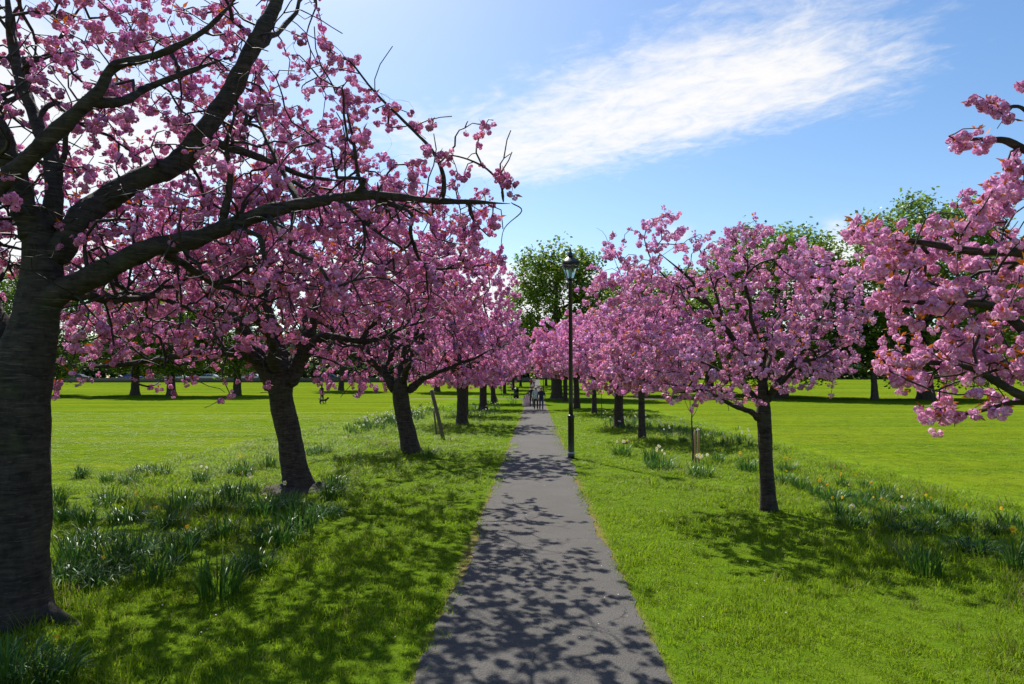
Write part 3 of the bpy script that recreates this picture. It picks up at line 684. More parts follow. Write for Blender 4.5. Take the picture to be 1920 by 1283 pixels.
# ---- second cherry on the left
def second_left_cherry():
    rng = np.random.default_rng(33); sk = Skel(rng); b = G(558, 918); D = b[1]
    root = empty('cherry_tree', b, 'second cherry of the left row, forked trunk leaning left from a dark mulch ring', 'tree', ROW)
    tp = [P(560, 925, D), P(553, 880, D), P(543, 820, D), P(530, 760, D), P(526, 715, D), P(528, 690, D)]; tp[0][2] = -.05
    tr = [.27, .245, .225, .225, .235, .18]
    sk.limb(tp, .27, .2, ok_from=2)
    sk.limb([P(518, 730, D), P(492, 690, D - .1), P(465, 665, D - .3), P(400, 660, D - .5), P(330, 668, D - .7), P(230, 684, D - 1), P(140, 690, D - 1.2)], .19, .025, .7, .25)
    sk.limb([P(510, 715, D), P(478, 660, D + .1), P(445, 600, D + .2), P(400, 520, D + .4), P(340, 440, D + .6)], .15, .03, 1, .25, .05)
    sk.limb([P(530, 710, D), P(524, 650, D + .2), P(502, 560, D + .5), P(510, 440, D + .8), P(540, 340, D + 1)], .13, .03, 1, .25, .05)
    sk.limb([P(540, 725, D), P(565, 675, D), P(608, 632, D - .1), P(690, 640, D - .3), P(770, 610, D - .5)], .17, .025, .7, .3)
    sk.limb([P(553, 700, D), P(580, 620, D + .1), P(630, 520, D + .3), P(690, 430, D + .5)], .14, .03, 1, .25, .05)
    sk.limb([P(525, 705, D), P(505, 640, D - .6), P(470, 560, D - 1.5), P(460, 480, D - 2.4)], .12, .03, 1, .25, .05)
    sk.limb([P(535, 705, D), P(560, 640, D + .8), P(585, 560, D + 1.8), P(600, 480, D + 2.6)], .12, .03, 1, .25, .05)
    c = np.array([b[0] + .1, D, 3.9]); t = shell_points(rng, 3400, c, (3.9, 3.5, 2.7), 1.75, .2, 60, .5)
    X, Y, dp = proj(t); ok = inpoly(X, Y, [(100, 100), (840, 100), (930, 440), (900, 650), (840, 690), (700, 735), (430, 745), (120, 735)])
    ok &= ~((Y > 690) & (rng.random(len(t)) < .55))
    t = t[ok][:1450]; sk.grow(t, .17, .16, .15)
    side = np.array([P(rng.uniform(115, 480), rng.uniform(440, 690), D + rng.uniform(-2.2, 2.2)) for _ in range(330)]); sk.grow(side, .17, .16, .15)
    low = np.array([P(x, y, D - .6 + rng.uniform(-.3, .3)) for x, y in ((380, 768), (425, 742), (455, 735), (488, 735), (300, 722), (147, 722), (640, 745), (605, 740), (520, 735), (418, 705), (660, 720), (700, 735))])
    sk.grow(low, .12, .16, .3)
    finish_tree(sk, root, tp, tr, LOD1, LOD1_L, 300, 2.6, 2, 28, .3, branch_r=.03, spacing=.15, smin=.55, smax=1.0, rtip=.008, keep=lambda p: p[:, 2] > 1.65, bare=.44, clear=.93, hue=HUE_L)
    ms = MB(); a = np.linspace(0, 2 * math.pi, 25)[:-1]
    for r0, r1, z0, z1 in ((.75, .35, .02, .09),):
        for i in range(24):
            j = (i + 1) % 24; k0 = 1 + .15 * math.sin(3 * a[i] + 1); k1 = 1 + .15 * math.sin(3 * a[j] + 1)
            ms.add([(r0 * k0 * math.cos(a[i]), r0 * k0 * math.sin(a[i]), z0), (r0 * k1 * math.cos(a[j]), r0 * k1 * math.sin(a[j]), z0), (r1 * math.cos(a[j]), r1 * math.sin(a[j]), z1), (r1 * math.cos(a[i]), r1 * math.sin(a[i]), z1)], [(0, 1, 2, 3)])
    tag(ms.build('mulch_ring', M_SOIL).__class__ and bpy.data.objects['mulch_ring'], 'dark mulch ring round the foot of the second left cherry', 'mulch').location = Vector([float(x) for x in b])
    # stump / stone beside it
    sp = G(598, 918); bm = bmesh.new(); bmesh.ops.create_icosphere(bm, subdivisions=3, radius=.2)
    for v in bm.verts:
        k = 1 + .18 * math.sin(v.co.x * 23 + 1) * math.cos(v.co.y * 19) + .1 * math.sin(v.co.z * 31); v.co = Vector((v.co.x * k * 1.25, v.co.y * k, max(v.co.z * k * .55, -.05)))
    me = bpy.data.meshes.new('stump'); bm.to_mesh(me); bm.free(); me.materials.append(M_BARK)
    o = link('stump', me); o.location = (sp[0], sp[1], .03); tag(o, 'low weathered stump beside the second left cherry trunk', 'stump')
second_left_cherry()

# ---- third cherry on the left
def third_left_cherry():
    rng = np.random.default_rng(44); sk = Skel(rng); b = G(770, 850); D = b[1]
    root = empty('cherry_tree', b, 'third cherry of the left row, stout trunk splitting into a low open fork', 'tree', ROW)
    tp = [P(772, 853, D), P(764, 815, D), P(755, 770, D), P(750, 735, D), P(750, 715, D)]; tp[0][2] = -.05
    tr = [.27, .24, .225, .235, .18]
    sk.limb(tp, .27, .2, ok_from=2)
    sk.limb([P(742, 735, D), P(722, 705, D), P(702, 685, D - .1), P(660, 660, D - .2), P(600, 640, D - .4)], .14, .025, .8, .25)
    sk.limb([P(735, 718, D), P(722, 690, D + .1), P(735, 650, D + .3), P(730, 560, D + .6)], .11, .03, 1, .25, .05)
    sk.limb([P(752, 720, D), P(755, 670, D + .4), P(770, 590, D + .8), P(800, 500, D + 1.2)], .11, .03, 1, .25, .05)
    sk.limb([P(765, 735, D), P(790, 712, D), P(815, 700, D - .2), P(870, 680, D - .4), P(930, 650, D - .6)], .13, .025, .8, .3, .04)
    sk.limb([P(755, 720, D), P(770, 670, D - .8), P(790, 590, D - 1.8), P(800, 520, D - 2.6)], .1, .03, 1, .25, .05)
    c = np.array([b[0] + .1, D, 3.75]); t = shell_points(rng, 2600, c, (3.6, 3.3, 2.3), 1.7, .2, 50, .5)
    X, Y, dp = proj(t); ok = ~((Y > 725) & (rng.random(len(t)) < .6)) & (X < 975); t = t[ok][:1400]; sk.grow(t, .2, .14, .14)
    finish_tree(sk, root, tp, tr, LOD2, LOD1_L, 140, 2.8, 3, 22, .3, branch_r=.04, tw_sides=3, spacing=.16, smin=.75, smax=1.15, rtip=.009, keep=lambda p: p[:, 2] > 1.6, bare=.36, clear=.93, hue=HUE_L)
third_left_cherry()

# ---- sunlit cherry on the right
def right_cherry():
    rng = np.random.default_rng(55); sk = Skel(rng); b = G(1440, 958); D = b[1]
    root = empty('cherry_tree', b, 'sunlit pink cherry right of the path with a slim straight trunk and low left branch', 'tree', ROW)
    tp = [P(1441, 965, D), P(1440, 930, D), P(1437, 870, D), P(1434, 810, D), P(1432, 775, D), P(1432, 745, D), P(1430, 710, D)]; tp[0][2] = -.05
    tr = [.125, .112, .108, .110, .118, .09, .07]
    sk.limb(tp, .115, .07, ok_from=2)
    sk.limb([P(1425, 788, D), P(1408, 772, D - .05), P(1385, 765, D - .1), P(1358, 752, D - .2), P(1320, 735, D - .4), P(1255, 738, D - .7)], .06, .012, .8, .3)
    sk.limb([P(1430, 715, D), P(1412, 680, D), P(1390, 655, D + .1), P(1352, 605, D + .1), P(1325, 565, D + .1), P(1290, 520, D + .1), P(1230, 470, D + .2)], .07, .012, .9, .25)
    sk.limb([P(1330, 572, D + .1), P(1300, 555, D - .2), P(1262, 530, D - .4), P(1200, 520, D - .7)], .03, .008, 1, .2)
    sk.limb([P(1355, 610, D + .1), P(1345, 560, D + .3), P(1325, 500, D + .6), P(1300, 440, D + .8)], .03, .008, 1, .2)
    sk.limb([P(1432, 715, D), P(1428, 660, D - .2), P(1412, 610, D - .4), P(1400, 540, D - .6), P(1405, 470, D - .7)], .055, .012, 1, .25, .03)
    sk.limb([P(1436, 755, D), P(1455, 725, D), P(1478, 690, D + .1), P(1505, 655, D + .1), P(1545, 590, D + .2), P(1575, 530, D + .3)], .06, .012, 1, .25)
    sk.limb([P(1440, 745, D), P(1470, 710, D - .4), P(1530, 670, D - .8), P(1600, 640, D - 1)], .045, .01, 1, .25, .03)
    sk.limb([P(1432, 720, D), P(1445, 660, D + .5), P(1460, 590, D + 1.0), P(1470, 520, D + 1.4)], .05, .012, 1, .25, .03)
    sk.limb([P(1428, 770, D), P(1395, 720, D + .4), P(1340, 690, D + .8), P(1270, 660, D + 1.2)], .045, .01, 1, .25, .03)
    c = P(1392, 612, D); t = shell_points(rng, 3200, c, (2.75, 2.3, 2.0), 1.6, .15, 55, .5)
    X, Y, dp = proj(t)
    poly = [(1100, 425), (1180, 440), (1250, 392), (1330, 440), (1420, 405), (1480, 450), (1560, 470), (1620, 530), (1640, 620), (1600, 700), (1500, 720), (1420, 760), (1330, 745), (1240, 745), (1120, 700), (1085, 600), (1090, 500)]
    ok = inpoly(X, Y, poly); t = t[ok][:1200]; sk.grow(t, .14, .07, .08)
    sh = np.array([P(x, y, D + rng.uniform(-.5, .5)) for x, y in ((1118, 428), (1142, 455), (1180, 432), (1212, 418), (1245, 396), (1262, 412), (1290, 428), (1335, 440), (1418, 412), (1440, 430), (1508, 440), (1555, 478), (1590, 500), (1612, 520), (1105, 505), (1100, 560), (1170, 460), (1225, 440), (1150, 440), (1195, 455), (1232, 415), (1275, 440), (1310, 450), (1130, 475), (1115, 530), (1085, 540), (1370, 440), (1398, 425), (1470, 445), (1535, 470), (1628, 560), (1640, 600))])
    sk.grow(sh, .14, .03, 0)
    low = np.array([P(x, y, D - .3) for x, y in ((1300, 765), (1366, 770), (1258, 752), (1560, 738), (1490, 730), (1545, 700))]); sk.grow(low, .12, .1, .2)
    finish_tree(sk, root, tp, tr, LOD1, LOD1_R, 300, 2.4, 4, 22, .35, branch_r=.02, spacing=.12, smin=.5, smax=.95, rtip=.0045, keep=lambda p: p[:, 2] > 1.5, bare=.2, clear=.55, hue=HUE_R)
right_cherry()

# ---- right edge cherry, trunk outside the frame
def edge_cherry():
    rng = np.random.default_rng(66); sk = Skel(rng); b = np.array([4.25, 4.5, 0.0]); D = 4.5
    root = empty('cherry_tree', b, 'nearest right cherry, large pink clusters and bronze leaves entering from the photo edge', 'tree', ROW)
    tp = [(4.25, 4.5, -.05), (4.24, 4.5, .6), (4.22, 4.52, 1.2), (4.2, 4.5, 1.7), (4.18, 4.5, 2.0)]; tp = [np.array(p) for p in tp]
    sk.limb(tp, .12, .09, ok_from=2); f = tp[-1]; g = tp[-2]
    sk.limb([g, P(2050, 690, D), P(1960, 650, D - .1), P(1860, 575, D - .1), P(1760, 570, D - .2), P(1640, 560, D - .2)], .06, .008, 1, .2)
    sk.limb([f, P(2060, 540, D), P(1940, 480, D), P(1820, 470, D), P(1700, 450, D + .1), P(1605, 440, D + .1)], .055, .007, 1, .2)
    sk.limb([g, P(2060, 780, D - .1), P(1960, 755, D - .2), P(1900, 735, D - .2), P(1820, 690, D - .3), P(1730, 680, D - .3), P(1655, 690, D - .3)], .045, .007, 1, .2)
    sk.limb([P(1960, 755, D - .2), P(1900, 755, D - .1), P(1840, 770, D), P(1790, 778, D), P(1740, 770, D)], .02, .006, 1, .2)
    sk.limb([f, P(2090, 430, D), P(1990, 330, D), P(1900, 270, D), P(1850, 262, D), P(1792, 262, D)], .05, .007, 1, .2)
    sk.limb([P(1990, 330, D), P(1950, 250, D), P(1915, 202, D), P(1870, 205, D), P(1825, 195, D)], .02, .006, 1, .2)
    sk.limb([f, (4.3, 4.2, 2.9), (4.5, 3.9, 3.8), (4.6, 3.6, 4.6)], .06, .02, 1, .25, .03)
    sk.limb([f, (4.8, 4.7, 2.8), (5.4, 5.0, 3.6), (5.9, 5.2, 4.3)], .06, .02, 1, .25, .03)
    sk.limb([f, (4.2, 5.2, 2.6), (4.3, 5.8, 3.1), (4.4, 6.2, 3.5)], .06, .009, 1, .25, .03)
    sk.limb([g, (4.6, 3.8, 2.5), (4.8, 3.0, 3.0), (4.7, 2.4, 3.5)], .05, .02, 1, .25, .03)
    c = np.array([4.3, 4.7, 3.2]); t = shell_points(rng, 2600, c, (2.35, 2.3, 1.75), 1.75, .15, 50, .5)
    X, Y, dp = proj(t)
    poly = [(1920, 330), (1935, 300), (1990, -400), (4000, -2000), (6000, 1500), (1960, 900), (1930, 760), (1840, 790), (1735, 800), (1730, 720), (1640, 700), (1650, 570), (1590, 440), (1600, 415), (1720, 400), (1850, 335)]
    inf = inpoly(X, Y, poly); behind = dp < .5
    ok = (inf | behind) & (np.linalg.norm(t - np.array([0, 0, CAMH]), axis=1) > 2.4)
    ok &= ~(~behind & (X < 1600))
    t = t[ok][:700]; sk.grow(t, .12, .06, .08)
    vis = []
    for _ in range(700):
        x, y = rng.uniform(1590, 1930), rng.uniform(160, 805)
        if inpoly(np.array([x]), np.array([y]), poly)[0]: vis.append(P(x, y, D + rng.uniform(-.7, .9)))
    sk.grow(np.array(vis)[:130], .12, .05, .06)
    ends = np.array([P(x, y, D + rng.uniform(-.2, .2)) for x, y in ((1820, 180), (1850, 178), (1880, 215), (1900, 225), (1870, 240), (1910, 280), (1905, 310), (1840, 262), (1900, 335), (1880, 365), (1915, 352), (1890, 300), (1860, 345), (1920, 320), (1790, 250), (1800, 268), (1835, 240), (1600, 425), (1595, 440), (1622, 455), (1640, 440), (1740, 775), (1760, 795), (1790, 800), (1820, 775), (1690, 715), (1660, 640), (1650, 560))])
    sk.grow(ends, .1, .04, .04)
    finish_tree(sk, root, tp, [.14, .125, .12, .12, .1], LOD0R, LOD0_R, 300, 2.2, 5, 22, .35, branch_r=.014, spacing=.105, smin=.42, smax=.76, rtip=.0034, bare=.3, clear=.5, hue=HUE_R,
                keep=lambda p: (p[:, 2] > 1.7) & (np.linalg.norm(p - np.array([0, 0, CAMH]), axis=1) > 2.2) & ((proj(p)[0] > 1585) | (proj(p)[2] < .5)))
edge_cherry()

# ---- the rest of the avenue: three kinds of cherry, copied
def avenue_proto(seed, h, rad, trunk_r, fork, protos, n, thin=False):
    rng = np.random.default_rng(seed); sk = Skel(rng)
    root = empty('cherry_tree', (0, 0, 0), 'x', 'tree', ROW)
    lean = rng.normal(0, .05, 2)
    tp = [np.array((lean[0] * k, lean[1] * k, z)) for k, z in ((0, -.1), (.2, fork * .3), (.6, fork * .7), (1, fork), (1.2, fork + .25))]
    tr = [trunk_r * 1.15, trunk_r, trunk_r * .95, trunk_r, trunk_r * .7]
    sk.limb(tp, trunk_r, trunk_r * .7, ok_from=2)
    nl = 5 if not thin else 4
    for i in range(nl):
        a = i * 2 * math.pi / nl + rng.uniform(-.4, .4); d = np.array((math.cos(a), math.sin(a), 0)); k = rng.uniform(.65, .9)
        sk.limb([tp[3], tp[3] + d * rad * .25 * k + [0, 0, (h - fork) * .18], tp[3] + d * rad * .6 * k + [0, 0, (h - fork) * .42], tp[3] + d * rad * k + [0, 0, (h - fork) * .62]], trunk_r * .55, .02, 1, .3, .06)
    sk.limb([tp[4], tp[4] + [.1, 0, (h - fork) * .3], tp[4] + [0, .15, (h - fork) * .7]], trunk_r * .5, .02, 1, .3, .06)
    c = (0, 0, fork + (h - fork) * .42); t = shell_points(rng, n * 2, c, (rad, rad, (h - fork) * .62), fork - .15, .2, 40, .5)[:n]
    sk.grow(t, .28, .1, .1)
    finish_tree(sk, root, tp, tr, protos, None, 0, 2.4, seed, 14, .3, branch_r=.06, tw_sides=3, spacing=.2, smin=.95, smax=1.45, rtip=.006)
    return root
protoA = avenue_proto(71, 6.0, 3.3, .24, 1.9, LOD2, 820)
protoB = avenue_proto(72, 5.0, 2.5, .12, 2.0, LOD2, 700, True)
protoC = avenue_proto(73, 5.6, 3.0, .17, 1.9, LOD3, 480)
used = set()
def place(proto, x, ybase, rz, s, label):
    p = G(x, ybase)
    t = proto if id(proto) not in used else copy_tree(proto)
    used.add(id(proto)); t.location = Vector([float(v) for v in p]); t.rotation_euler = (0, 0, rz); t.scale = (s, s, s); t['label'] = label
    return t
for a in [
    (protoA, 866, 797, .4, 1.05, 'fourth cherry of the left row, straight trunk just past the leaning prop post'),
    (protoB, 874, 780, 2.0, 1.05, 'slim cherry trunk right behind the fourth of the left row'),
    (protoA, 906, 768, 3.3, 1.12, 'fifth large cherry of the left row, beside white daffodils'),
    (protoC, 925, 757, 1.0, 1.25, 'left row cherry nearest the cross path, behind the fifth'),
    (protoC, 946, 738, 2.6, 1.25, 'small left row cherry just beyond the cross path'),
    (protoC, 962, 731, 4.1, 1.3, 'left row cherry second beyond the cross path'),
    (protoC, 976, 725, 5.2, 1.3, 'left row cherry third and farthest beyond the cross path'),
    (protoB, 1204, 824, 1.1, 1.0, 'right row cherry with thin trunk, next beyond the staked sapling'),
    (protoA, 1160, 802, 5.0, .86, 'right row cherry with thicker trunk among white daffodils'),
    (protoB, 1114, 776, 3.9, 1.25, 'right row cherry third beyond the staked sapling'),
    (protoC, 1082, 766, .3, 1.3, 'right row cherry just behind the lamp post foot'),
    (protoC, 1060, 752, 2.2, 1.3, 'right row cherry last before the cross path'),
    (protoC, 1048, 737, 3.1, 1.3, 'right row cherry first beyond the cross path'),
    (protoC, 1036, 729, 5.7, 1.3, 'right row cherry second beyond the cross path'),
    (protoC, 1024, 723, 1.6, 1.3, 'right row cherry farthest along the avenue')]:
    place(*a)

# ------------------------------------------------------------------ green broadleaf trees
def green_proto(seed, h, rad, trunk_r, crown_lo, n_leaf, leaf, tint=(1, 1, 1), lean=0):
    rng = np.random.default_rng(seed); sk = Skel(rng); root = empty('broadleaf_tree', (0, 0, 0), 'x', 'tree', 'green trees beyond the avenue')
    fork = h * .2
    tp = [np.array((0, 0, -.3)), np.array((.05, 0, fork * .4)), np.array((.1, .05, fork)), np.array((0, .1, h * .45)), np.array((.1, 0, h * .75))]
    sk.limb(tp, trunk_r, trunk_r * .25, ok_from=.35)
    for i in range(7):
        a = i * .9 + rng.uniform(-.3, .3); z = fork + (h * .35) * i / 7; d = np.array((math.cos(a), math.sin(a), 0)); k = rng.uniform(.6, .85)
        b0 = np.array((.05, .05, z)); sk.limb([b0, b0 + d * rad * .4 * k + [0, 0, h * .08], b0 + d * rad * k + [0, 0, h * .14]], trunk_r * .45, .05, 1, .2, .2)
    c = np.array((0, 0, crown_lo + (h - crown_lo) * .47)); R = np.array((rad, rad, (h - crown_lo) * .53))
    u = rng.normal(size=(900, 3)); u /= np.linalg.norm(u, axis=1)[:, None]; u = np.sign(u) * np.abs(u) ** .82; t = c + u * R * (rng.uniform(.25, 1, (900, 1)) ** .45) * .93 * (1 + .13 * np.sin(u[:, :1] * 7 + seed) * np.cos(u[:, 1:2] * 6) + .08 * np.sin(u[:, 2:] * 11)); t = t[t[:, 2] > crown_lo + .2][:560]; sk.grow(t, 1.2, .3, .05)
    trunk_mesh('trunk', tp, [trunk_r * 1.1, trunk_r, trunk_r * .85, trunk_r * .55, trunk_r * .2], root, np.zeros(3), 14, .55, .5, seed, M_BARK2)
    r = sk.radii(.03); mb = MB()
    for p, rr in sk.limbs[1:]: mb.add(*tube(p, rr, 6))
    for ids in sk.chains:
        rad_ = r[ids].copy(); mb.add(*tube(sk.pos[ids], rad_, 3))
    tag(mb.build('branches', M_BARK2, root), kind='stuff')
    # leaves gathered in sprays round the branch ends
    tips = sk.pos[sk.tips]; k = rng.integers(0, len(tips), n_leaf); pos = tips[k] + rng.normal(0, 1, (n_leaf, 3)) * np.array((.55, .55, .45)) * (rad / 7)
    pos = pos[pos[:, 2] > crown_lo - .3]; n = len(pos)
    Rm = yaw_tilt(rng, n, .75); s = rng.uniform(.7, 1.3, n) * leaf
    base = np.array([(0, 0, 0), (.36, .5, -.06), (0, 1.05, -.2), (-.36, .5, -.06)])
    V = np.einsum('nij,vj->nvi', Rm, base) * s[:, None, None] + pos[:, None]
    g = np.array((0.092, 0.160, 0.018)) * np.asarray(tint); cl = rng.normal(1, .16, len(tips))[k][:n, None]
    C = np.clip(g * cl * (1 + rng.normal(0, .15, (n, 1))) * (1 + rng.normal(0, .08, (n, 3))), 0.004, .5)
    tag(mk('crown', V.reshape(-1, 3), np.arange(4 * n).reshape(-1, 4), M_GREEN, root, np.repeat(C, 4, 0)), kind='stuff')
    return root
gA = green_proto(81, 21.0, 8.6, .75, 1.4, 32000, .40, (1.6, 1.45, 1.2))
gB = green_proto(82, 19.0, 6.3, .62, 3.0, 21000, .40, (1.7, 1.5, 1.1))
gC = green_proto(83, 14.0, 5.0, .4, 4.5, 7000, .46, (.85, .9, .8))
gD = green_proto(84, 12.5, 8.2, .45, .15, 6500, .75, (.8, .85, .75))
gused = set()
def gplace(proto, x, Y, rz, s, label, sz=None):
    X = (x - CX) / F * Y * 1.0; t = proto if id(proto) not in gused else copy_tree(proto); gused.add(id(proto))
    t.location = (X, Y, float(terr(Y)) - .05); t.rotation_euler = (0, 0, rz); t.scale = (s, s, sz or s); t['label'] = label
for a in [
    (gB, 1043, 77, .3, .94, 'green tree with a thick dark trunk behind the lamp post lantern'),
    (gA, 1462, 79, .8, 1.0, 'big round green tree rising behind the sunlit right cherry'),
    (gA, 1735, 74, 2.4, 1.02, 'tallest green tree, behind the nearest right cherry', 1.08),
    (gC, 1638, 72, 1.0, .85, 'slim dark trunked tree standing between the two big right trees'),
    (gB, 1330, 92, 4.0, .95, 'green tree mostly hidden behind the left half of the sunlit cherry'),
    (gB, 1205, 86, 2.0, .85, 'dark trunked tree seen through the gap left of the sunlit cherry'),
    (gA, 1990, 82, 4.5, 1.0, 'dark green tree behind the right photo edge'),
    (gA, 60, 86, 1.4, .82, 'dark broad tree partly behind the nearest left trunk'),
    (gB, 255, 88, 5.2, .8, 'left field tree with slim dark trunk in front of a blue car'),
    (gB, 323, 84, 2.8, .78, 'left field tree with pale brown trunk, right of the slim one'),
    (gB, 445, 86, .9, .78, 'left field tree seen left of the second cherry trunk'),
    (gC, 820, 100, 3.9, 1.0, 'green tree far behind the third left cherry'),
    (gC, 640, 104, .5, 1.0, 'green tree far behind the second left cherry')]:
    gplace(*a)
rr = np.random.default_rng(5)
ORD = ['first', 'second', 'third', 'fourth', 'fifth', 'sixth', 'seventh', 'eighth', 'ninth', 'tenth', 'eleventh', 'twelfth', 'thirteenth', 'fourteenth', 'fifteenth', 'sixteenth', 'seventeenth', 'eighteenth', 'nineteenth', 'twentieth', 'twenty first', 'twenty second', 'twenty third', 'twenty fourth']
for i in range(24):
    X = -150 + i * 12.5 + rr.uniform(-2, 2); Y = 156 + rr.uniform(0, 12); t = gD if i == 0 else copy_tree(gD)
    t.location = (X, Y, float(terr(Y)) - .1); t.rotation_euler = (0, 0, rr.uniform(0, 6)); s = rr.uniform(.8, 1.1); t.scale = (s, s, s * rr.uniform(.85, 1.15))
    t['label'] = 'hazy tree of the far belt beyond the park, %s from the left' % ORD[i]; t['group'] = 'far belt of trees'

def boundary_hedge():
    rng = np.random.default_rng(12); n = 26000; X = rng.uniform(-150, 150, n); k = rng.random(n)
    top = 3.0 + .5 * np.sin(X * .21) + .35 * np.sin(X * .67 + 1) + .2 * np.sin(X * 1.9)
    Y = 150.5 + rng.normal(0, .8, n); Z = terr(Y) + k ** .8 * top
    R_ = yaw_tilt(rng, n, .8); s_ = rng.uniform(.5, .95, n); base = np.array([(0, 0, 0), (.4, .5, -.06), (0, 1.05, -.2), (-.4, .5, -.06)])
    V = np.einsum('nij,vj->nvi', R_, base) * s_[:, None, None] + np.stack([X, Y, Z], 1)[:, None]
    root = empty('hedge', (0, 150.5, float(terr(150.5))), 'tall dark hedge along the far park boundary behind wall and field', 'hedge')
    C = np.array((.045, .085, .018)) * rng.uniform(.7, 1.3, (n, 1)); tag(mk('foliage', V.reshape(-1, 3) - np.array(root.location), np.arange(4 * n).reshape(-1, 4), M_GREEN, root, np.repeat(C, 4, 0)), kind='stuff')
    m = MB()
    for x in np.arange(-149, 150, 2.5): m.add(*tube([(x, 0, -.1), (x + .2, .1, 1.2), (x - .1, 0, 2.6)], [.06, .045, .015], 4))
    tag(m.build('stems', M_BARK2, root), kind='stuff')
boundary_hedge()

# ------------------------------------------------------------------ lamp post
def lamp_post(x, y, label, s=1.0):
    b = G(x, y); root = empty('lamp_post', b, label, 'lamp', 'park lamp posts')
    m = MB(); m.lathe([(.092, -.1), (.092, .1), (.088, .11), (.085, .12), (.085, 1.08), (.098, 1.09), (.098, 1.13), (.075, 1.16)], 20); m.build('base', M_BLACK, root, True)
    m = MB(); m.lathe([(.095, .115), (.095, .165)], 20); m.build('band', M_GREY, root, True)
    m = MB(); m.lathe([(.06, 1.1), (.058, 1.5), (.052, 4.72), (.06, 4.73), (.06, 4.77), (.045, 4.79), (.05, 4.84)], 16); m.build('pole', M_BLACK, root, True)
    m = MB(); z0, z1 = 4.86, 5.26; r0, r1 = .085, .20
    m.box((0, 0, z0), (.19, .19, .03)); m.box((0, 0, z1 + .01), (.43, .43, .035)); m.box((0, 0, z1 - .075), (.385, .385, .012))
    for sx_ in (-1, 1):
        for sy_ in (-1, 1):
            m.add(*tube([(sx_ * r0, sy_ * r0, z0), (sx_ * r1, sy_ * r1, z1)], [.011, .011], 6))
    m.build('lantern_frame', M_BLACK, root)
    gm, nt, out = newmat('lantern_glass'); bs = N(nt, 'ShaderNodeBsdfPrincipled'); bs.inputs['Base Color'].default_value = (.62, .70, .62, 1); bs.inputs['Roughness'].default_value = .08
    bs.inputs['Transmission Weight'].default_value = .95; bs.inputs['IOR'].default_value = 1.04; L(nt, bs.outputs[0], out.inputs[0])
    for k in range(4):
        m = MB(); a = k * math.pi / 2; e = .004
        v = np.array([(-r0 + .01, -r0, z0 + .015), (r0 - .01, -r0, z0 + .015), (r1 - .01, -r1, z1 - .01), (-r1 + .01, -r1, z1 - .01)]); v2 = v + [0, e, 0]
        v = np.concatenate([v, v2]); cs, sn = math.cos(a), math.sin(a); v = np.stack([v[:, 0] * cs - v[:, 1] * sn, v[:, 0] * sn + v[:, 1] * cs, v[:, 2]], 1)
        m.add(v, [(0, 1, 2, 3), (7, 6, 5, 4), (0, 4, 5, 1), (1, 5, 6, 2), (2, 6, 7, 3), (3, 7, 4, 0)]); m.build('glass_pane', gm, root)
    m = MB(); m.lathe([(.025, z0 + .02), (.045, z0 + .1), (.04, z0 + .26), (.012, z0 + .33)], 10); m.build('lamp_bulb', plain('lamp_gear', (.6, .6, .55), .4, noise=.05), root, True)
    m = MB(); q4 = math.pi / 4; m.lathe([(.31, z1 + .03), (.305, z1 + .05), (.17, z1 + .16), (.1, z1 + .2), (.085, z1 + .22)], 4, rot=q4); m.build('roof', M_BLACK, root)
    m = MB(); m.lathe([(.08, z1 + .21), (.085, z1 + .25), (.06, z1 + .28), (.065, z1 + .31), (.03, z1 + .35), (.022, z1 + .38), (.035, z1 + .41), (.02, z1 + .45), (.004, z1 + .5)], 12); m.build('finial', M_BLACK, root, True)
    m = MB(); m.add(*tube(catmull([(-.2, 0, z1 - .03), (-.27, 0, z1 - .06), (-.285, 0, z1 - .16), (-.28, 0, z1 - .22)], 5), [.012] * 16, 6)); m.build('bracket', M_BLACK, root)
    root.scale = (s, s, s); root.rotation_euler = (0, 0, .05); return root
lp = lamp_post(1071, 859, 'black lamp post with glass lantern standing at the right path edge', 1.005)
lp2 = copy_tree(lp); p = G(1019, 742); lp2.location = Vector([float(v) for v in p]); lp2['label'] = 'far black lamp post behind the walking couple'; lp2.scale = (.75, .75, .75)

# ------------------------------------------------------------------ sapling, stakes, props
def sapling(b, h, label, seed, fork=.8):
    rng = np.random.default_rng(seed); root = empty('sapling', b, label, 'tree', 'young saplings')
    p = catmull([(0, 0, -.05), (.015, 0, h * .35), (-.01, .01, h * .7), (.01, 0, h)], 5); v, q, t = tube(p, np.linspace(.026, .012, len(p)), 8); mk('trunk', v, q, M_BARK, root, None, t, smooth=True)
    for i in range(5):
        a = i * 1.3 + rng.uniform(0, .5); z = h * fork + i * .04; d = np.array((math.cos(a), math.sin(a), 0)); p = catmull([(0, 0, z), d * .1 + [0, 0, z + .15], d * .2 + [0, 0, z + .42], d * .28 + [0, 0, z + .62]], 4)
        v, q, t = tube(p, np.linspace(.009, .003, len(p)), 5); mk('branch', v, q, M_TWIG, root, None, t)
        if i % 2 == 0:
            mb = stamp(LOD2, p[-3:-1], rng, .4, .6); mb.build('blossom', M_BLOS, root)
    return root
sb = G(1299, 868); sapling(sb, 1.45, 'thin young sapling tied to pale wooden stakes right of the lamp post', 3)
def stake(b, h, r, lean, mat, label, group=None):
    o = empty('stake', b, label, 'stake', group); m = MB()
    m.add(*tube([(0, 0, -.1), (lean[0] * .5, lean[1] * .5, h * .5), (lean[0], lean[1], h)], [r, r, r * .97], 10)); m.build('post', mat, o, True)
    m = MB(); m.lathe([(r * .99, 0), (r * .8, .012), (r * .3, .02)], 10, (lean[0], lean[1], h)); m.build('end_grain', mat, o, True)
stake(G(1304, 868), .80, .028, (.0, 0), M_WOOD, 'left of the two pale round stakes beside the sapling')
stake(G(1310, 867), .82, .030, (.01, 0), M_WOOD, 'right of the two pale round stakes beside the sapling')
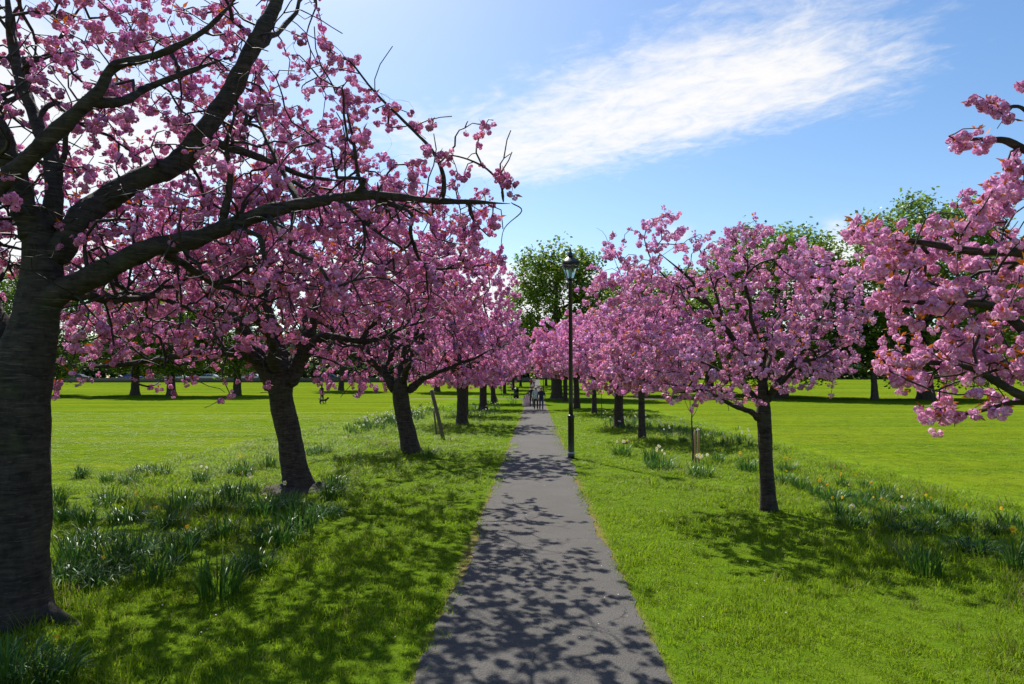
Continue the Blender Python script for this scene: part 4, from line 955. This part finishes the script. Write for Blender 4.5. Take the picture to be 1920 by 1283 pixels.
stake(G(832, 822), 1.72, .07, (-.46, .05), M_WOODD, 'dark leaning prop post between the third and fourth left cherries')
stake(G(819, 816), .92, .035, (-.12, 0), M_WOODD, 'short dark stake just left of the leaning prop post')
stake(G(826, 818), .78, .030, (-.10, 0), M_WOODD, 'shortest dark stake right beside the leaning prop post')
stake(G(932, 753), 2.4, .16, (-1.0, 0), M_WOODD, 'dark leaning trunk prop by the cross path left of the bin')
for x, y, h, lab in ((1128, 786, 1.6, 'thin bare sapling between lamp post and the daffodil trees'), (940, 741, 1.7, 'reddish small sapling beyond the cross path left')):
    sapling(G(x, y), h, lab, x)
# litter bin
b = G(968, 747); rb = empty('litter_bin', b, 'black litter bin at the cross path left of the walkers', 'bin')
m = MB(); m.box((0, 0, .52), (.58, .58, 1.04), .92); m.build('body', M_BLACK, rb)
m = MB(); m.box((0, 0, 1.09), (.6, .6, .09), .85); m.box((0, 0, 1.15), (.4, .4, .05), .8); m.build('lid', M_BLACK, rb)
m = MB(); m.box((0, -.281, .82), (.36, .012, .15)); m.build('opening', plain('bin_slot', (.003, .003, .003), .9), rb)

# ------------------------------------------------------------------ daffodil clumps
def blade(rng, b, d, ln, w, bend, nseg=3, twist=0.0):
    s = np.linspace(0, 1, nseg + 1); side = np.array((-d[1], d[0], 0)); ang = bend * s ** 1.6
    step = ln / nseg; pts = [np.array(b, float)]
    for k in range(nseg):
        a = ang[k + 1] * .7 + .1; pts.append(pts[-1] + step * (d * math.sin(a) + np.array((0, 0, math.cos(a)))))
    ww = w * np.array([.8, 1.0, .85, .12, .1][:nseg + 1]); ww[-1] = w * .1
    v = np.concatenate([[p - side * x * .5, p + side * x * .5] for p, x in zip(pts, ww)])
    q = [(2 * k, 2 * k + 1, 2 * k + 3, 2 * k + 2) for k in range(nseg)]; return v, q
def clump_mesh(seed, n, R, ln, droop):
    rng = np.random.default_rng(seed); mb = MB()
    for i in range(n):
        a = rng.uniform(0, 6.283); r = R * math.sqrt(rng.random()); d = np.array((math.cos(a), math.sin(a), 0)); e = rng.uniform(0, 6.283) if rng.random() < .3 else a
        d2 = np.array((math.cos(e), math.sin(e), 0))
        v, q = blade(rng, d * r + [0, 0, -.02], d2, ln * rng.uniform(.65, 1.15), .015 * rng.uniform(.7, 1.25), droop * rng.uniform(.2, 1.5), 3)
        mb.add(v, q, None, np.array((.048, .125, .018)) * rng.uniform(.75, 1.25) * np.array((rng.uniform(.9, 1.2), 1, rng.uniform(.7, 1.2))))
    return mb.build('leaves', M_DAFL, mesh_only=True)
CL = [clump_mesh(200 + i, n, R, ln, dr) for i, (n, R, ln, dr) in enumerate(((125, .22, .36, 1.6), (150, .27, .34, 2.0), (90, .2, .40, 1.3), (135, .26, .32, 2.4), (75, .18, .36, 1.5)))]
def flower_mesh(pm):
    mb = MB()
    for k in range(6):
        a = k * math.pi / 3; d = np.array((math.cos(a), 0, math.sin(a))); s = np.array((-d[2], 0, d[0])); f = np.array((0, -1, 0))
        mb.add([d * .006, d * .026 + s * .016, d * .046 - f * .004, d * .026 - s * .016], [(0, 1, 2, 3)])
    v1, q1, t1, _ = mb.arrays(); n = len(q1)
    mc = MB(); a = np.arange(8) * math.pi / 4
    ring = lambda r, y: np.stack([r * np.cos(a), np.full(8, y), r * np.sin(a)], 1)
    mc.add(np.concatenate([ring(.010, 0), ring(.012, -.02), ring(.018, -.032)]), [(i * 8 + j, i * 8 + (j + 1) % 8, (i + 1) * 8 + (j + 1) % 8, (i + 1) * 8 + j) for i in range(2) for j in range(8)])
    v2, q2, _, _ = mc.arrays()
    ms = MB(); ms.add(*tube([(0, .012, -.3), (0, .012, -.05), (0, .01, -.005), (0, .002, 0)], [.0035, .003, .003, .003], 4, False)[:2]); v3, q3, _, _ = ms.arrays()
    q = np.concatenate([q1, q2 + len(v1), q3 + len(v1) + len(v2)]); idx = [0] * len(q1) + [1] * len(q2) + [2] * len(q3)
    return mk('flower', np.concatenate([v1, v2, v3]), q, [pm, M_CUP if pm is M_PETY else M_PETY, leaf_mat('flower_stem', (.07, .16, .03), .2)], mat_idx=idx, mesh_only=True)
FY, FW = flower_mesh(M_PETY), flower_mesh(M_PETW)
drng = np.random.default_rng(91)
def clump(x, y, kind, s, flowers, fm, label, group):
    b = G(x, y); o = empty('daffodil_clump', b, label, 'daffodils', group, drng.uniform(0, 6.28)); o.scale = (s, s, s * drng.uniform(.9, 1.15))
    link('leaves', CL[kind], o)
    for i in range(flowers):
        a = drng.uniform(0, 6.28); f = link('flower', fm, o); r = drng.uniform(.05, .22); f.location = (r * math.cos(a), r * math.sin(a), drng.uniform(.32, .40)); f.rotation_euler = (drng.uniform(-.4, .2), 0, drng.uniform(-1.3, 1.3) - o.rotation_euler.z); k = drng.uniform(.7, .95); f.scale = (k, k, k)
GL = 'leafy daffodil clumps under the left cherries'; GR = 'leafy daffodil clumps right of the path'
ords = ['first', 'second', 'third', 'fourth', 'fifth', 'sixth', 'seventh', 'eighth', 'ninth', 'tenth', 'eleventh', 'twelfth', 'thirteenth', 'fourteenth', 'fifteenth', 'sixteenth']
def rowlabels(pts, lims, fmt):
    out = {}
    rows = ['back', 'middle', 'front']
    for r in range(3):
        row = sorted(p for p in pts if lims[r] <= p[1] < lims[r + 1])
        for i, p in enumerate(row): out[p] = fmt % (ords[i], rows[r])
    return out
left = [(150, 897), (205, 948), (100, 950), (235, 978), (345, 950), (375, 905), (300, 893), (335, 968), (425, 928), (442, 948), (490, 968), (532, 955), (562, 995), (606, 970), (418, 1008), (312, 992), (478, 1068), (412, 1115), (178, 1020), (160, 985), (242, 908), (452, 890), (502, 880), (270, 888), (200, 905), (120, 975), (215, 1065), (330, 1050), (395, 960), (470, 925), (620, 935), (255, 1040), (140, 1060), (185, 1100), (290, 1090), (360, 1020), (520, 1015)]
lab_l = rowlabels(left, (0, 940, 990, 2000), 'leafy daffodil clump by the left trunks, %s from left in the %s row')
for i, (x, y) in enumerate(left):
    w = i in (5, 9, 11, 29); clump(x, y, i % 5, drng.uniform(.8, 1.2) * (1.0 if y > 930 else .9), 2 if w else (1 if i % 6 == 3 else 0), FW if w else FY, lab_l[(x, y)].replace('leafy', 'white flowered') if w else lab_l[(x, y)], GL)
clump(15, 1275, 1, .95, 1, FY, 'large daffodil clump with yellow flowers in the bottom left corner', GL)
clump(85, 1283, 0, .8, 1, FY, 'daffodil clump with yellow flower right of the bottom left corner one', GL)
clump(130, 1095, 3, 1.0, 0, FY, 'pale glinting daffodil clump right of the nearest left trunk', GL)
for x, y, lab in ((585, 853, 'small leaf clump left of the two behind the second left cherry'), (608, 850, 'small leaf clump right of the two behind the second left cherry'), (803, 857, 'low dark leaf clump at the foot of the third left cherry'), (625, 915, 'leaf clump just right of the weathered stump')):
    clump(x, y, 1, .9, 0, FW, lab, GL)
named = [(1166, 856, 'round white flowered narcissus clump nearest the lamp post', 3, FW), (1238, 880, 'dense narcissus clump between lamp post and staked sapling', 1, FW), (1222, 866, 'smaller narcissus clump behind the dense one near the sapling', 1, FW), (1312, 893, 'narcissus clump in front of the staked sapling', 4, FW),
         (1345, 868, 'sparse upright leaf clump right of the staked sapling', 0, FY), (1402, 884, 'leaf clump left of the sunlit cherry trunk', 1, FY), (1475, 884, 'clump of three yellow daffodils behind the sunlit cherry trunk', 3, FY), (1732, 1078, 'splayed leaf clump in the shade on the right lawn', 0, FY), (1825, 1035, 'tall upright leaf clump in the right shade', 0, FY), (1905, 1068, 'tall daffodil clump with yellow flower at the right photo edge', 1, FY), (1280, 830, 'pair of pale daffodils behind the staked sapling', 2, FY), (1350, 838, 'pair of pale daffodils on the lawn right of the sapling', 2, FY)]
for i, (x, y, lab, nf, fm) in enumerate(named): clump(x, y, i % 5, (1.15 if i < 4 else 1.0 if nf < 2 else .8) * drng.uniform(.9, 1.1), nf + (2 if i < 4 else 0), fm, lab, GR)
right = [(1470, 908), (1500, 918), (1530, 930), (1560, 938), (1592, 932), (1612, 952), (1642, 962), (1672, 975), (1692, 943), (1722, 953), (1745, 960), (1662, 932), (1622, 917), (1742, 995), (1702, 1003), (1812, 980), (1892, 990), (1920, 1003), (1572, 965), (1600, 985), (1860, 1000), (1655, 990), (1580, 915), (1640, 940), (1700, 965), (1775, 985), (1950, 1040), (1545, 915)]
lab_r = rowlabels(right, (0, 945, 980, 2000), 'daffodil clump in the right lawn bed, %s from left in the %s row')
for i, (x, y) in enumerate(right): clump(x, y, (i * 2) % 5, drng.uniform(.6, .85), (1, 0, 2, 1)[i % 4], FW if i % 5 == 4 else FY, lab_r[(x, y)], GR)
# far drifts that read as one mass
def drift(name, label, regions, n, white, seed):
    rng = np.random.default_rng(seed); mb = MB(); fl = MB()
    for x0, x1, y0, y1 in regions:
        for _ in range(n):
            u = rng.random(); x = x0 + (x1 - x0) * u + rng.normal(0, 4); y = y0 + (y1 - y0) * u + rng.normal(0, 6); b = G(x, max(y, 745))
            for _ in range(7):
                a = rng.uniform(0, 6.28); d = np.array((math.cos(a), math.sin(a), 0)); v, q = blade(rng, b + d * rng.uniform(0, .15), d, .27 * rng.uniform(.7, 1.2), .022, rng.uniform(.2, 1.4), 2)
                mb.add(v, q, None, np.array((.06, .13, .03)) * rng.uniform(.75, 1.25))
            if rng.random() < white:
                c = b + np.array((rng.normal(0, .08), rng.normal(0, .08), rng.uniform(.3, .42))); r = .042
                for k in range(3):
                    a = k * 1.05; d = np.array((math.cos(a), 0, math.sin(a))) * r; e = np.array((-math.sin(a), .3, math.cos(a))) * r * .5
                    fl.add([c - d, c + e, c + d, c - e], [(0, 1, 2, 3)])
    o = mb.build(name, M_DAFL); tag(o, label, 'daffodils', kind='stuff')
    if fl.v: tag(fl.build('flowers', M_PETW, o), kind='stuff')
drift('daffodil_drift', 'long drift of pale narcissi across the left lawn behind the third cherry', [(650, 800, 812, 770), (680, 790, 806, 775), (740, 830, 795, 765)], 120, .35, 1)
drift('daffodil_drift', 'white flowered daffodil drift round the fourth and fifth left cherries', [(840, 930, 778, 760), (880, 935, 782, 770)], 60, .4, 2)
drift('daffodil_drift', 'daffodil drift under the right row cherries behind the staked sapling', [(1150, 1260, 800, 812), (1190, 1340, 800, 825), (1130, 1200, 790, 795), (1240, 1410, 808, 832)], 55, .22, 3)
drift('daffodil_drift', 'pale daffodils beyond the cross path on the left', [(950, 968, 746, 746)], 25, .4, 4)

# ------------------------------------------------------------------ grass (uncountable)
def tuft_mesh(seed, n, R, ln, w, bright):
    rng = np.random.default_rng(seed); mb = MB()
    for i in range(n):
        a = rng.uniform(0, 6.283); r = R * math.sqrt(rng.random()); c = np.array((math.cos(a) * r, math.sin(a) * r, -.01)); e = rng.uniform(0, 6.283)
        v, q = blade(rng, c, np.array((math.cos(e), math.sin(e), 0)), ln * rng.uniform(.5, 1.2), w * rng.uniform(.8, 1.2), rng.uniform(.2, 1.9), 2)
        g = rng.random(); bc = np.array((.165 + .10 * g, .305 + .05 * g, .010)) if rng.random() > .10 else np.array((.33, .29, .11)); mb.add(v, q, None, bc * rng.uniform(.7, 1.2) * bright)
    me = mb.build('grass_tuft', M_GRASS, mesh_only=True); return bpy.data.objects.new('grass_tuft', me)
grass_col = bpy.data.collections.new('grass_tufts')
for i, a in enumerate(((34, .13, .08, .0055, 1), (30, .11, .105, .0058, .95), (38, .15, .065, .0052, 1.05), (26, .09, .16, .006, .85), (20, .10, .22, .0065, .72))): grass_col.objects.link(tuft_mesh(300 + i, *a))
def scatter_grass():
    rng = np.random.default_rng(17); out = []
    N0 = 620000
    Y = 2.2 * (45 / 2.2) ** rng.random(N0); X = (rng.random(N0) - .5) * 2 * (Y * .95 + 2.5)
    # density wanted per m2, thinning with distance
    dens = 125 * np.minimum(1, (6.5 / Y)) ** 1.55
    pdf = N0 / (Y * math.log(45 / 2.2)) / (2 * (Y * .95 + 2.5))
    keep = rng.random(N0) < dens / pdf
    X, Y = X[keep], Y[keep]
    d = np.abs(X - pathx(Y)); edge = .865 + np.where(X > pathx(Y), jit(Y, 5), jit(Y, 3))
    keep = d > edge + .03 + rng.exponential(.05, len(d)) - .13 * rng.random(len(d)); X, Y, d = X[keep], Y[keep], d[keep]
    field = (X < -9.3 + .02 * Y) | (X > 8.0 + .03 * Y)
    keep = ~field | (rng.random(len(X)) < .55); X, Y, d, field = X[keep], Y[keep], d[keep], field[keep]
    n = len(X); sc = np.where(field, .55, 1.0) * (.8 + .42 * np.sin(X * 1.9 + np.sin(Y * 1.3)) * np.sin(Y * 1.6 + 1) + rng.normal(0, .14, n))
    lush = np.clip((d - 1.6) / 2.5, 0, 1) * (~field); sc *= .72 + .28 * lush
    sc = np.clip(sc, .35, 1.7); idx = rng.integers(0, 3, n)
    long_ = (rng.random(n) < .2 * lush * (np.sin(X * 2.3 + 1) * np.sin(Y * 1.9) > -.2)); idx[long_] = rng.integers(3, 5, long_.sum())
    wide = np.clip(Y / 7.0, 1, 3.2)
    v = np.stack([X, Y, terr(Y)], 1)
    me = bpy.data.meshes.new('grass'); me.vertices.add(n); me.vertices.foreach_set('co', v.astype(np.float32).ravel())
    a = me.attributes.new('rot', 'FLOAT_VECTOR', 'POINT'); r = np.stack([rng.normal(0, .12, n), rng.normal(0, .12, n), rng.uniform(0, 6.28, n)], 1); a.data.foreach_set('vector', r.astype(np.float32).ravel())
    a = me.attributes.new('scl', 'FLOAT_VECTOR', 'POINT'); s = np.stack([wide * 1.0 * np.sqrt(sc), wide * np.sqrt(sc), sc], 1); a.data.foreach_set('vector', s.astype(np.float32).ravel())
    a = me.attributes.new('idx', 'INT', 'POINT'); a.data.foreach_set('value', idx.astype(np.int32))
    o = link('grass', me); tag(o, 'bright green spring grass of the verges and lawns', 'grass', kind='stuff')
    ng = bpy.data.node_groups.new('grass_scatter', 'GeometryNodeTree'); ng.interface.new_socket('Geometry', in_out='INPUT', socket_type='NodeSocketGeometry'); ng.interface.new_socket('Geometry', in_out='OUTPUT', socket_type='NodeSocketGeometry')
    gi, go = ng.nodes.new('NodeGroupInput'), ng.nodes.new('NodeGroupOutput'); ip = ng.nodes.new('GeometryNodeInstanceOnPoints'); ci = ng.nodes.new('GeometryNodeCollectionInfo')
    ci.inputs['Collection'].default_value = grass_col; ci.inputs['Separate Children'].default_value = True; ci.inputs['Reset Children'].default_value = True
    def na(name, t): q = ng.nodes.new('GeometryNodeInputNamedAttribute'); q.data_type = t; q.inputs['Name'].default_value = name; return q.outputs['Attribute']
    ng.links.new(gi.outputs[0], ip.inputs['Points']); ng.links.new(ci.outputs[0], ip.inputs['Instance']); ip.inputs['Pick Instance'].default_value = True
    ng.links.new(na('idx', 'INT'), ip.inputs['Instance Index']); ng.links.new(na('rot', 'FLOAT_VECTOR'), ip.inputs['Rotation']); ng.links.new(na('scl', 'FLOAT_VECTOR'), ip.inputs['Scale'])
    ng.links.new(ip.outputs[0], go.inputs[0]); md = o.modifiers.new('scatter', 'NODES'); md.node_group = ng
    print('grass tufts', n)
scatter_grass()
# fallen petals
def petals():
    rng = np.random.default_rng(19); mb = MB(); pts = []
    for _ in range(200):
        Y = rng.uniform(5.5, 16); X = rng.uniform(-.6, .6) * Y; pts.append((X, Y))
    c = G(1283, 884)
    for _ in range(220): pts.append((c[0] + rng.normal(0, .45), c[1] + rng.normal(0, .25)))
    for X, Y in pts:
        d = abs(X - pathx(Y)); z = .018 if d < .85 else rng.uniform(.03, .06); a = rng.uniform(0, 6.28); u = np.array((math.cos(a), math.sin(a), rng.normal(0, .3))) * .007; w = np.array((-math.sin(a), math.cos(a), rng.normal(0, .3))) * .007; p = np.array((X, Y, z))
        mb.add([p - u, p + w, p + u + [0, 0, .004], p - w], [(0, 1, 2, 3)], None, (.85, .62, .72))
    tag(mb.build('fallen_petals', M_BLOS), 'fallen pale pink petals scattered on grass and path', 'petals', kind='stuff')
petals()

# ------------------------------------------------------------------ people and dog
def skin_body(name, joints, edges, root_i, mats, matfn, parent, sub=2):
    me = bpy.data.meshes.new(name); me.from_pydata([j[0] for j in joints], edges, []); me.update()
    o = bpy.data.objects.new(name, me); COL.objects.link(o)
    o.modifiers.new('skin', 'SKIN'); ss = o.modifiers.new('sub', 'SUBSURF'); ss.levels = sub; ss.render_levels = sub
    for i, j in enumerate(joints): me.skin_vertices[0].data[i].radius = (j[1], j[2] if len(j) > 2 else j[1])
    me.skin_vertices[0].data[root_i].use_root = True
    dg = bpy.context.evaluated_depsgraph_get(); me2 = bpy.data.meshes.new_from_object(o.evaluated_get(dg)); bpy.data.objects.remove(o); bpy.data.meshes.remove(me)
    me2.name = name; me2.materials.clear()
    for m in mats: me2.materials.append(m)
    for p in me2.polygons: p.use_smooth = True; p.material_index = matfn(p.center)
    return link(name, me2, parent)
_pm = {}
def cm(c, rough=.8):
    k = tuple(c)
    if k not in _pm: _pm[k] = plain('cloth_%d' % len(_pm), c, rough, noise=.12, nscale=20)
    return _pm[k]
SKIN = (.45, .26, .18)
def person(b, h, rz, label, top, bottom, hair, stride=.16, armbend=.3, dress=None, longhair=False, shoe=(.02, .02, .02), hem=None):
    root = empty('person', b, label, 'person', None, rz); k = h / 1.72
    J = []; E = []
    def j(x, y, z, r, r2=None, par=None):
        J.append(((x * k * 1.12, y * k, z * k), r * k * 1.18, (r2 or r) * k * 1.15)); i = len(J) - 1
        if par is not None: E.append((par, i))
        return i
    pel = j(0, 0, .95, .15, .11); wa = j(0, 0, 1.12, .13, .10, pel); ch = j(0, .0, 1.32, .165, .11, wa); ne = j(0, -.005, 1.47, .06, .06, ch); hd = j(0, -.02, 1.56, .075, .085, ne); cr = j(0, -.015, 1.66, .07, .085, hd)
    for s in (-1, 1):
        st = stride * s
        hip = j(.09 * s, 0, .88, .09, .09, pel); kn = j(.095 * s, -st * .55 - .02, .49, .062, .062, hip); an = j(.095 * s, -st + .03, .09, .042, .042, kn); to = j(.10 * s, -st - .14, .035, .035, .03, an)
        sh = j(.19 * s, 0, 1.38, .06, .06, ch); el = j(.25 * s, .03 + st * .4, 1.12, .043, .043, sh); wr = j(.25 * s, -.16 * armbend + st * .7 - .04, .92, .03, .03, el)
        pa = j(.25 * s, -.18 * armbend + st * .75 - .05, .85, .034, .02, wr)
        for q in range(4): j((.25 + .0) * s, -.18 * armbend + st * .75 - .05 + (q - 1.5) * .022, .77 + .01 * abs(q - 1.3), .009, .009, pa)
        j(.225 * s, -.18 * armbend + st * .75 - .09, .81, .010, .010, pa)
    lo = (hem or .93) * k
    def mf(c):
        if c.z > 1.475 * k: return 0
        if abs(c.x) > .16 * k and c.z < .92 * k: return 0
        if c.z > lo or abs(c.x) > .21 * k: return 1
        if c.z < .075 * k: return 3
        return 2
    skin_body('body', J, E, pel, [cm(SKIN), cm(top), cm(bottom), cm(shoe)], mf, root)
    # hair
    m = MB(); ph = np.linspace(0, math.pi * .55, 6); a = np.arange(14) * 2 * math.pi / 14
    prof = [(.108 * math.sin(p) + .004, .118 * math.cos(p)) for p in ph][::-1]
    if longhair: prof = [(.115, -.30), (.12, -.18), (.112, -.05)] + prof[1:]
    m.lathe(prof, 14); v, q, t, _ = m.arrays(); v = v * k
    front = v[:, 1] < -.05 * k
    v[:, 2] = np.where(front & (v[:, 2] < .02 * k), .03 * k + v[:, 2] * .05, v[:, 2]); v += np.array((0, .012 * k, 1.645 * k)); mk('hair', v, q, cm(hair), root, None, t, smooth=True)
    # face: nose and ears
    m = MB(); m.add(*tube([(0, -.092 * k, 1.62 * k), (0, -.115 * k, 1.585 * k), (0, -.108 * k, 1.575 * k)], [.008 * k, .014 * k, .008 * k], 6)); m.build('nose', cm(SKIN), root, True)
    for s in (-1, 1):
        m = MB(); m.box((s * .078 * k, -.01 * k, 1.60 * k), (.02 * k, .035 * k, .055 * k), .8); m.build('ear', cm(SKIN), root)
        m = MB(); m.box((s * .03 * k, -.096 * k, 1.625 * k), (.022 * k, .01 * k, .012 * k)); m.build('eye', cm((.03, .025, .02)), root)
    m = MB(); m.box((0, -.095 * k, 1.545 * k), (.045 * k, .012 * k, .012 * k)); m.build('mouth', cm((.35, .12, .1)), root)
    if dress:
        m = MB(); m.lathe([(.34 * k, .22 * k), (.27 * k, .55 * k), (.18 * k, .95 * k), (.15 * k, 1.1 * k), (.185 * k, 1.3 * k)], 18); m.build('dress', cm(dress), root, True)
    return root
person(G(1005, 768), 1.62, .05, 'white haired walker in a pale mint jacket and black trousers on the path', (.50, .62, .55), (.012, .012, .014), (.72, .70, .66), .12, 1.2, hem=.82)
person(G(1015, 769), 1.60, -.05, 'walker in dark navy jacket and trousers on the right of the path', (.02, .022, .05), (.03, .04, .075), (.28, .20, .14), .14, 1.2, hem=.85)
person(G(997, 763), 1.60, .1, 'walker in black half hidden behind the mint jacket', (.02, .02, .025), (.02, .02, .025), (.05, .035, .03), .16, .6)
person(G(989, 762), 1.12, .5, 'child in a pale pink dress with long dark hair at the left path edge', (.55, .42, .48), (.5, .35, .4), (.04, .025, .02), .1, .3, dress=(.62, .46, .55), longhair=True)
person(G(983, 763), .85, .3, 'smallest child, dark haired in pale pink, left of the pink dress', (.55, .42, .48), (.4, .3, .35), (.03, .02, .02), .08, .3, dress=(.66, .5, .58), longhair=True)
person(G(1001, 727), 1.7, .0, 'distant walker in a white top far along the path', (.75, .76, .78), (.05, .05, .06), (.05, .04, .03), .12, .4)
person(G(996, 729), 1.65, .2, 'distant walker in dark red clothes far along the path', (.22, .05, .06), (.05, .05, .07), (.05, .04, .03), .12, .4)
person(G(603, 757), 1.70, 1.2, 'person in dark clothes standing on the left lawn with a dog', (.015, .015, .018), (.015, .015, .02), (.04, .03, .02), .1, .5)
def dog(b, rz):
    root = empty('dog', b, 'small black dog at the feet of the person on the left lawn', 'dog', None, rz); J = []; E = []
    def j(x, y, z, r, par=None):
        J.append(((x, y, z), r)); i = len(J) - 1
        if par is not None: E.append((par, i))
        return i
    mid = j(0, 0, .36, .095); chs = j(0, -.2, .35, .12, mid); nk = j(0, -.32, .46, .07, chs); hd = j(0, -.4, .54, .07, nk); mz = j(0, -.52, .51, .035, hd)
    rp = j(0, .2, .37, .09, mid); tl = j(0, .36, .46, .02, rp); j(0, .45, .56, .012, tl)
    for s in (-1, 1):
        f = j(.07 * s, -.22, .26, .045, chs); f2 = j(.07 * s, -.21, .13, .028, f); f3 = j(.07 * s, -.22, .03, .024, f2); j(.07 * s, -.27, .015, .02, f3)
        h = j(.07 * s, .17, .28, .06, rp); h2 = j(.075 * s, .26, .15, .028, h); h3 = j(.075 * s, .24, .03, .024, h2); j(.075 * s, .19, .015, .02, h3)
        j(.05 * s, -.38, .64, .02, hd)
    skin_body('body', J, E, mid, [cm((.015, .013, .012))], lambda c: 0, root)
dog(G(606, 758), 1.9)

# ------------------------------------------------------------------ wall and parked cars at the left far edge
def far_wall():
    Y = 136.0; z0 = float(terr(Y)); root = empty('stone_wall', (-60, Y, z0), 'low dark stone wall along the far edge of the left field', 'wall')
    rng = np.random.default_rng(4)
    m = MB(); m.box((0, 0, .34), (128, .32, .78)); m.build('wall_core', M_STONE, root)
    cop = MB(); cop.box((0, 0, 0), (1.56, .44, .14)); me = cop.build('coping_stone', M_STONE, mesh_only=True)
    for i in range(80):
        o = link('coping_stone', me, root); o.location = (-63.2 + i * 1.6, 0, .81 + rng.uniform(-.015, .015)); o.rotation_euler = (0, rng.uniform(-.006, .006), 0)
far_wall()
def car(X, label, paint, est=False, rz=0.0):
    Y = 140.5; b = (X, Y, float(terr(Y))); root = empty('parked_car', b, label, 'car', 'cars parked beyond the wall', rz)
    pm = plain('car_paint', paint, .25, noise=.03, spec=.6); gl = plain('car_glass', (.02, .025, .03), .08, noise=.1, spec=.8)
    ln = 4.4; prof = [(-2.2, .35), (-2.22, .62), (-2.15, .86), (-1.2, .98), (1.75, 1.0), (2.18, .92), (2.22, .6), (2.18, .35)]
    cab = [(-1.15, .97), (-.45, 1.42), (.2, 1.5), (1.3 if est else .95, 1.46), (2.05 if est else 1.75, .99)]
    def ext(pr, w0, w1, nm, mat, inset=0):
        m = MB(); n = len(pr); zt = max(p[1] for p in pr); zb = min(p[1] for p in pr)
        wd = [w0 + (w1 - w0) * ((p[1] - zb) / (zt - zb)) for p in pr]
        v = [(p[0], -w / 2, p[1]) for p, w in zip(pr, wd)] + [(p[0], w / 2, p[1]) for p, w in zip(pr, wd)]
        q = [(i, (i + 1) % n, n + (i + 1) % n, n + i) for i in range(n)]; bmm = bmesh.new(); vs = [bmm.verts.new(x) for x in v]
        for f in q: bmm.faces.new([vs[i] for i in f])
        bmm.faces.new(vs[:n][::-1]); bmm.faces.new(vs[n:]); bmesh.ops.recalc_face_normals(bmm, faces=bmm.faces)
        bmesh.ops.bevel(bmm, geom=list(bmm.edges), offset=.04, segments=2, affect='EDGES')
        me = bpy.data.meshes.new(nm); bmm.to_mesh(me); bmm.free(); me.materials.append(mat); return link(nm, me, root)
    ext(prof, 1.72, 1.78, 'body', pm); ext(cab, 1.66, 1.3, 'cabin', pm)
    for s in (-1, 1):
        for x0, x1 in ((-.95, -.02), (.06, 1.0), (1.08, 1.62))[:3 if est else 2]:
            m = MB(); y0, y1 = s * .80, s * .70
            def xt(x): return x * .9 + .08
            m.add([(x0, s * .835, 1.03), (x1, s * .835, 1.03), (xt(x1), s * .70, 1.39), (xt(x0) + (.18 if x0 < -.5 else 0), s * .70, 1.39)], [(0, 1, 2, 3)]); m.build('window', gl, root)
        for x in (-1.4, 1.35):
            w = empty('wheel', (0, 0, 0), 'w', 'w'); del w['label'], w['category']; w.parent = root; w.location = (x, s * .80, .32); w.rotation_euler = (math.pi / 2, 0, 0)
            m = MB(); m.lathe([(.2, -.1), (.31, -.1), (.33, -.05), (.33, .05), (.31, .1), (.2, .1)], 18); m.build('tyre', M_RUBBER, w, True)
            m = MB(); m.lathe([(.05, -.11), (.2, -.09), (.2, .09), (.05, .11)], 12); m.build('rim', M_GREY, w, True)
        m = MB(); m.box((-2.19, s * .6, .72), (.06, .3, .13)); m.build('headlight', cm((.7, .7, .7), .2), root)
        m = MB(); m.box((2.19, s * .6, .78), (.05, .25, .14)); m.build('tail_light', cm((.4, .02, .02), .3), root)
for x, lab, c, e in ((150, 'dark parked car leftmost beyond the far wall', (.03, .03, .035), True), (245, 'bright blue parked car beyond the far wall', (.02, .08, .45), False), (338, 'white parked car beyond the wall between the field trees', (.75, .76, .78), False), (390, 'silver estate car parked beyond the wall right of the white one', (.5, .52, .55), True), (292, 'dark grey parked car between the blue and the white one', (.06, .06, .07), False), (470, 'pale parked car beyond the wall behind the second left cherry', (.62, .64, .66), True), (620, 'dark blue parked car rightmost beyond the wall', (.03, .05, .12), False)):
    car((x - CX) / F * 140.5, lab, c, e, random.choice((0, math.pi)))
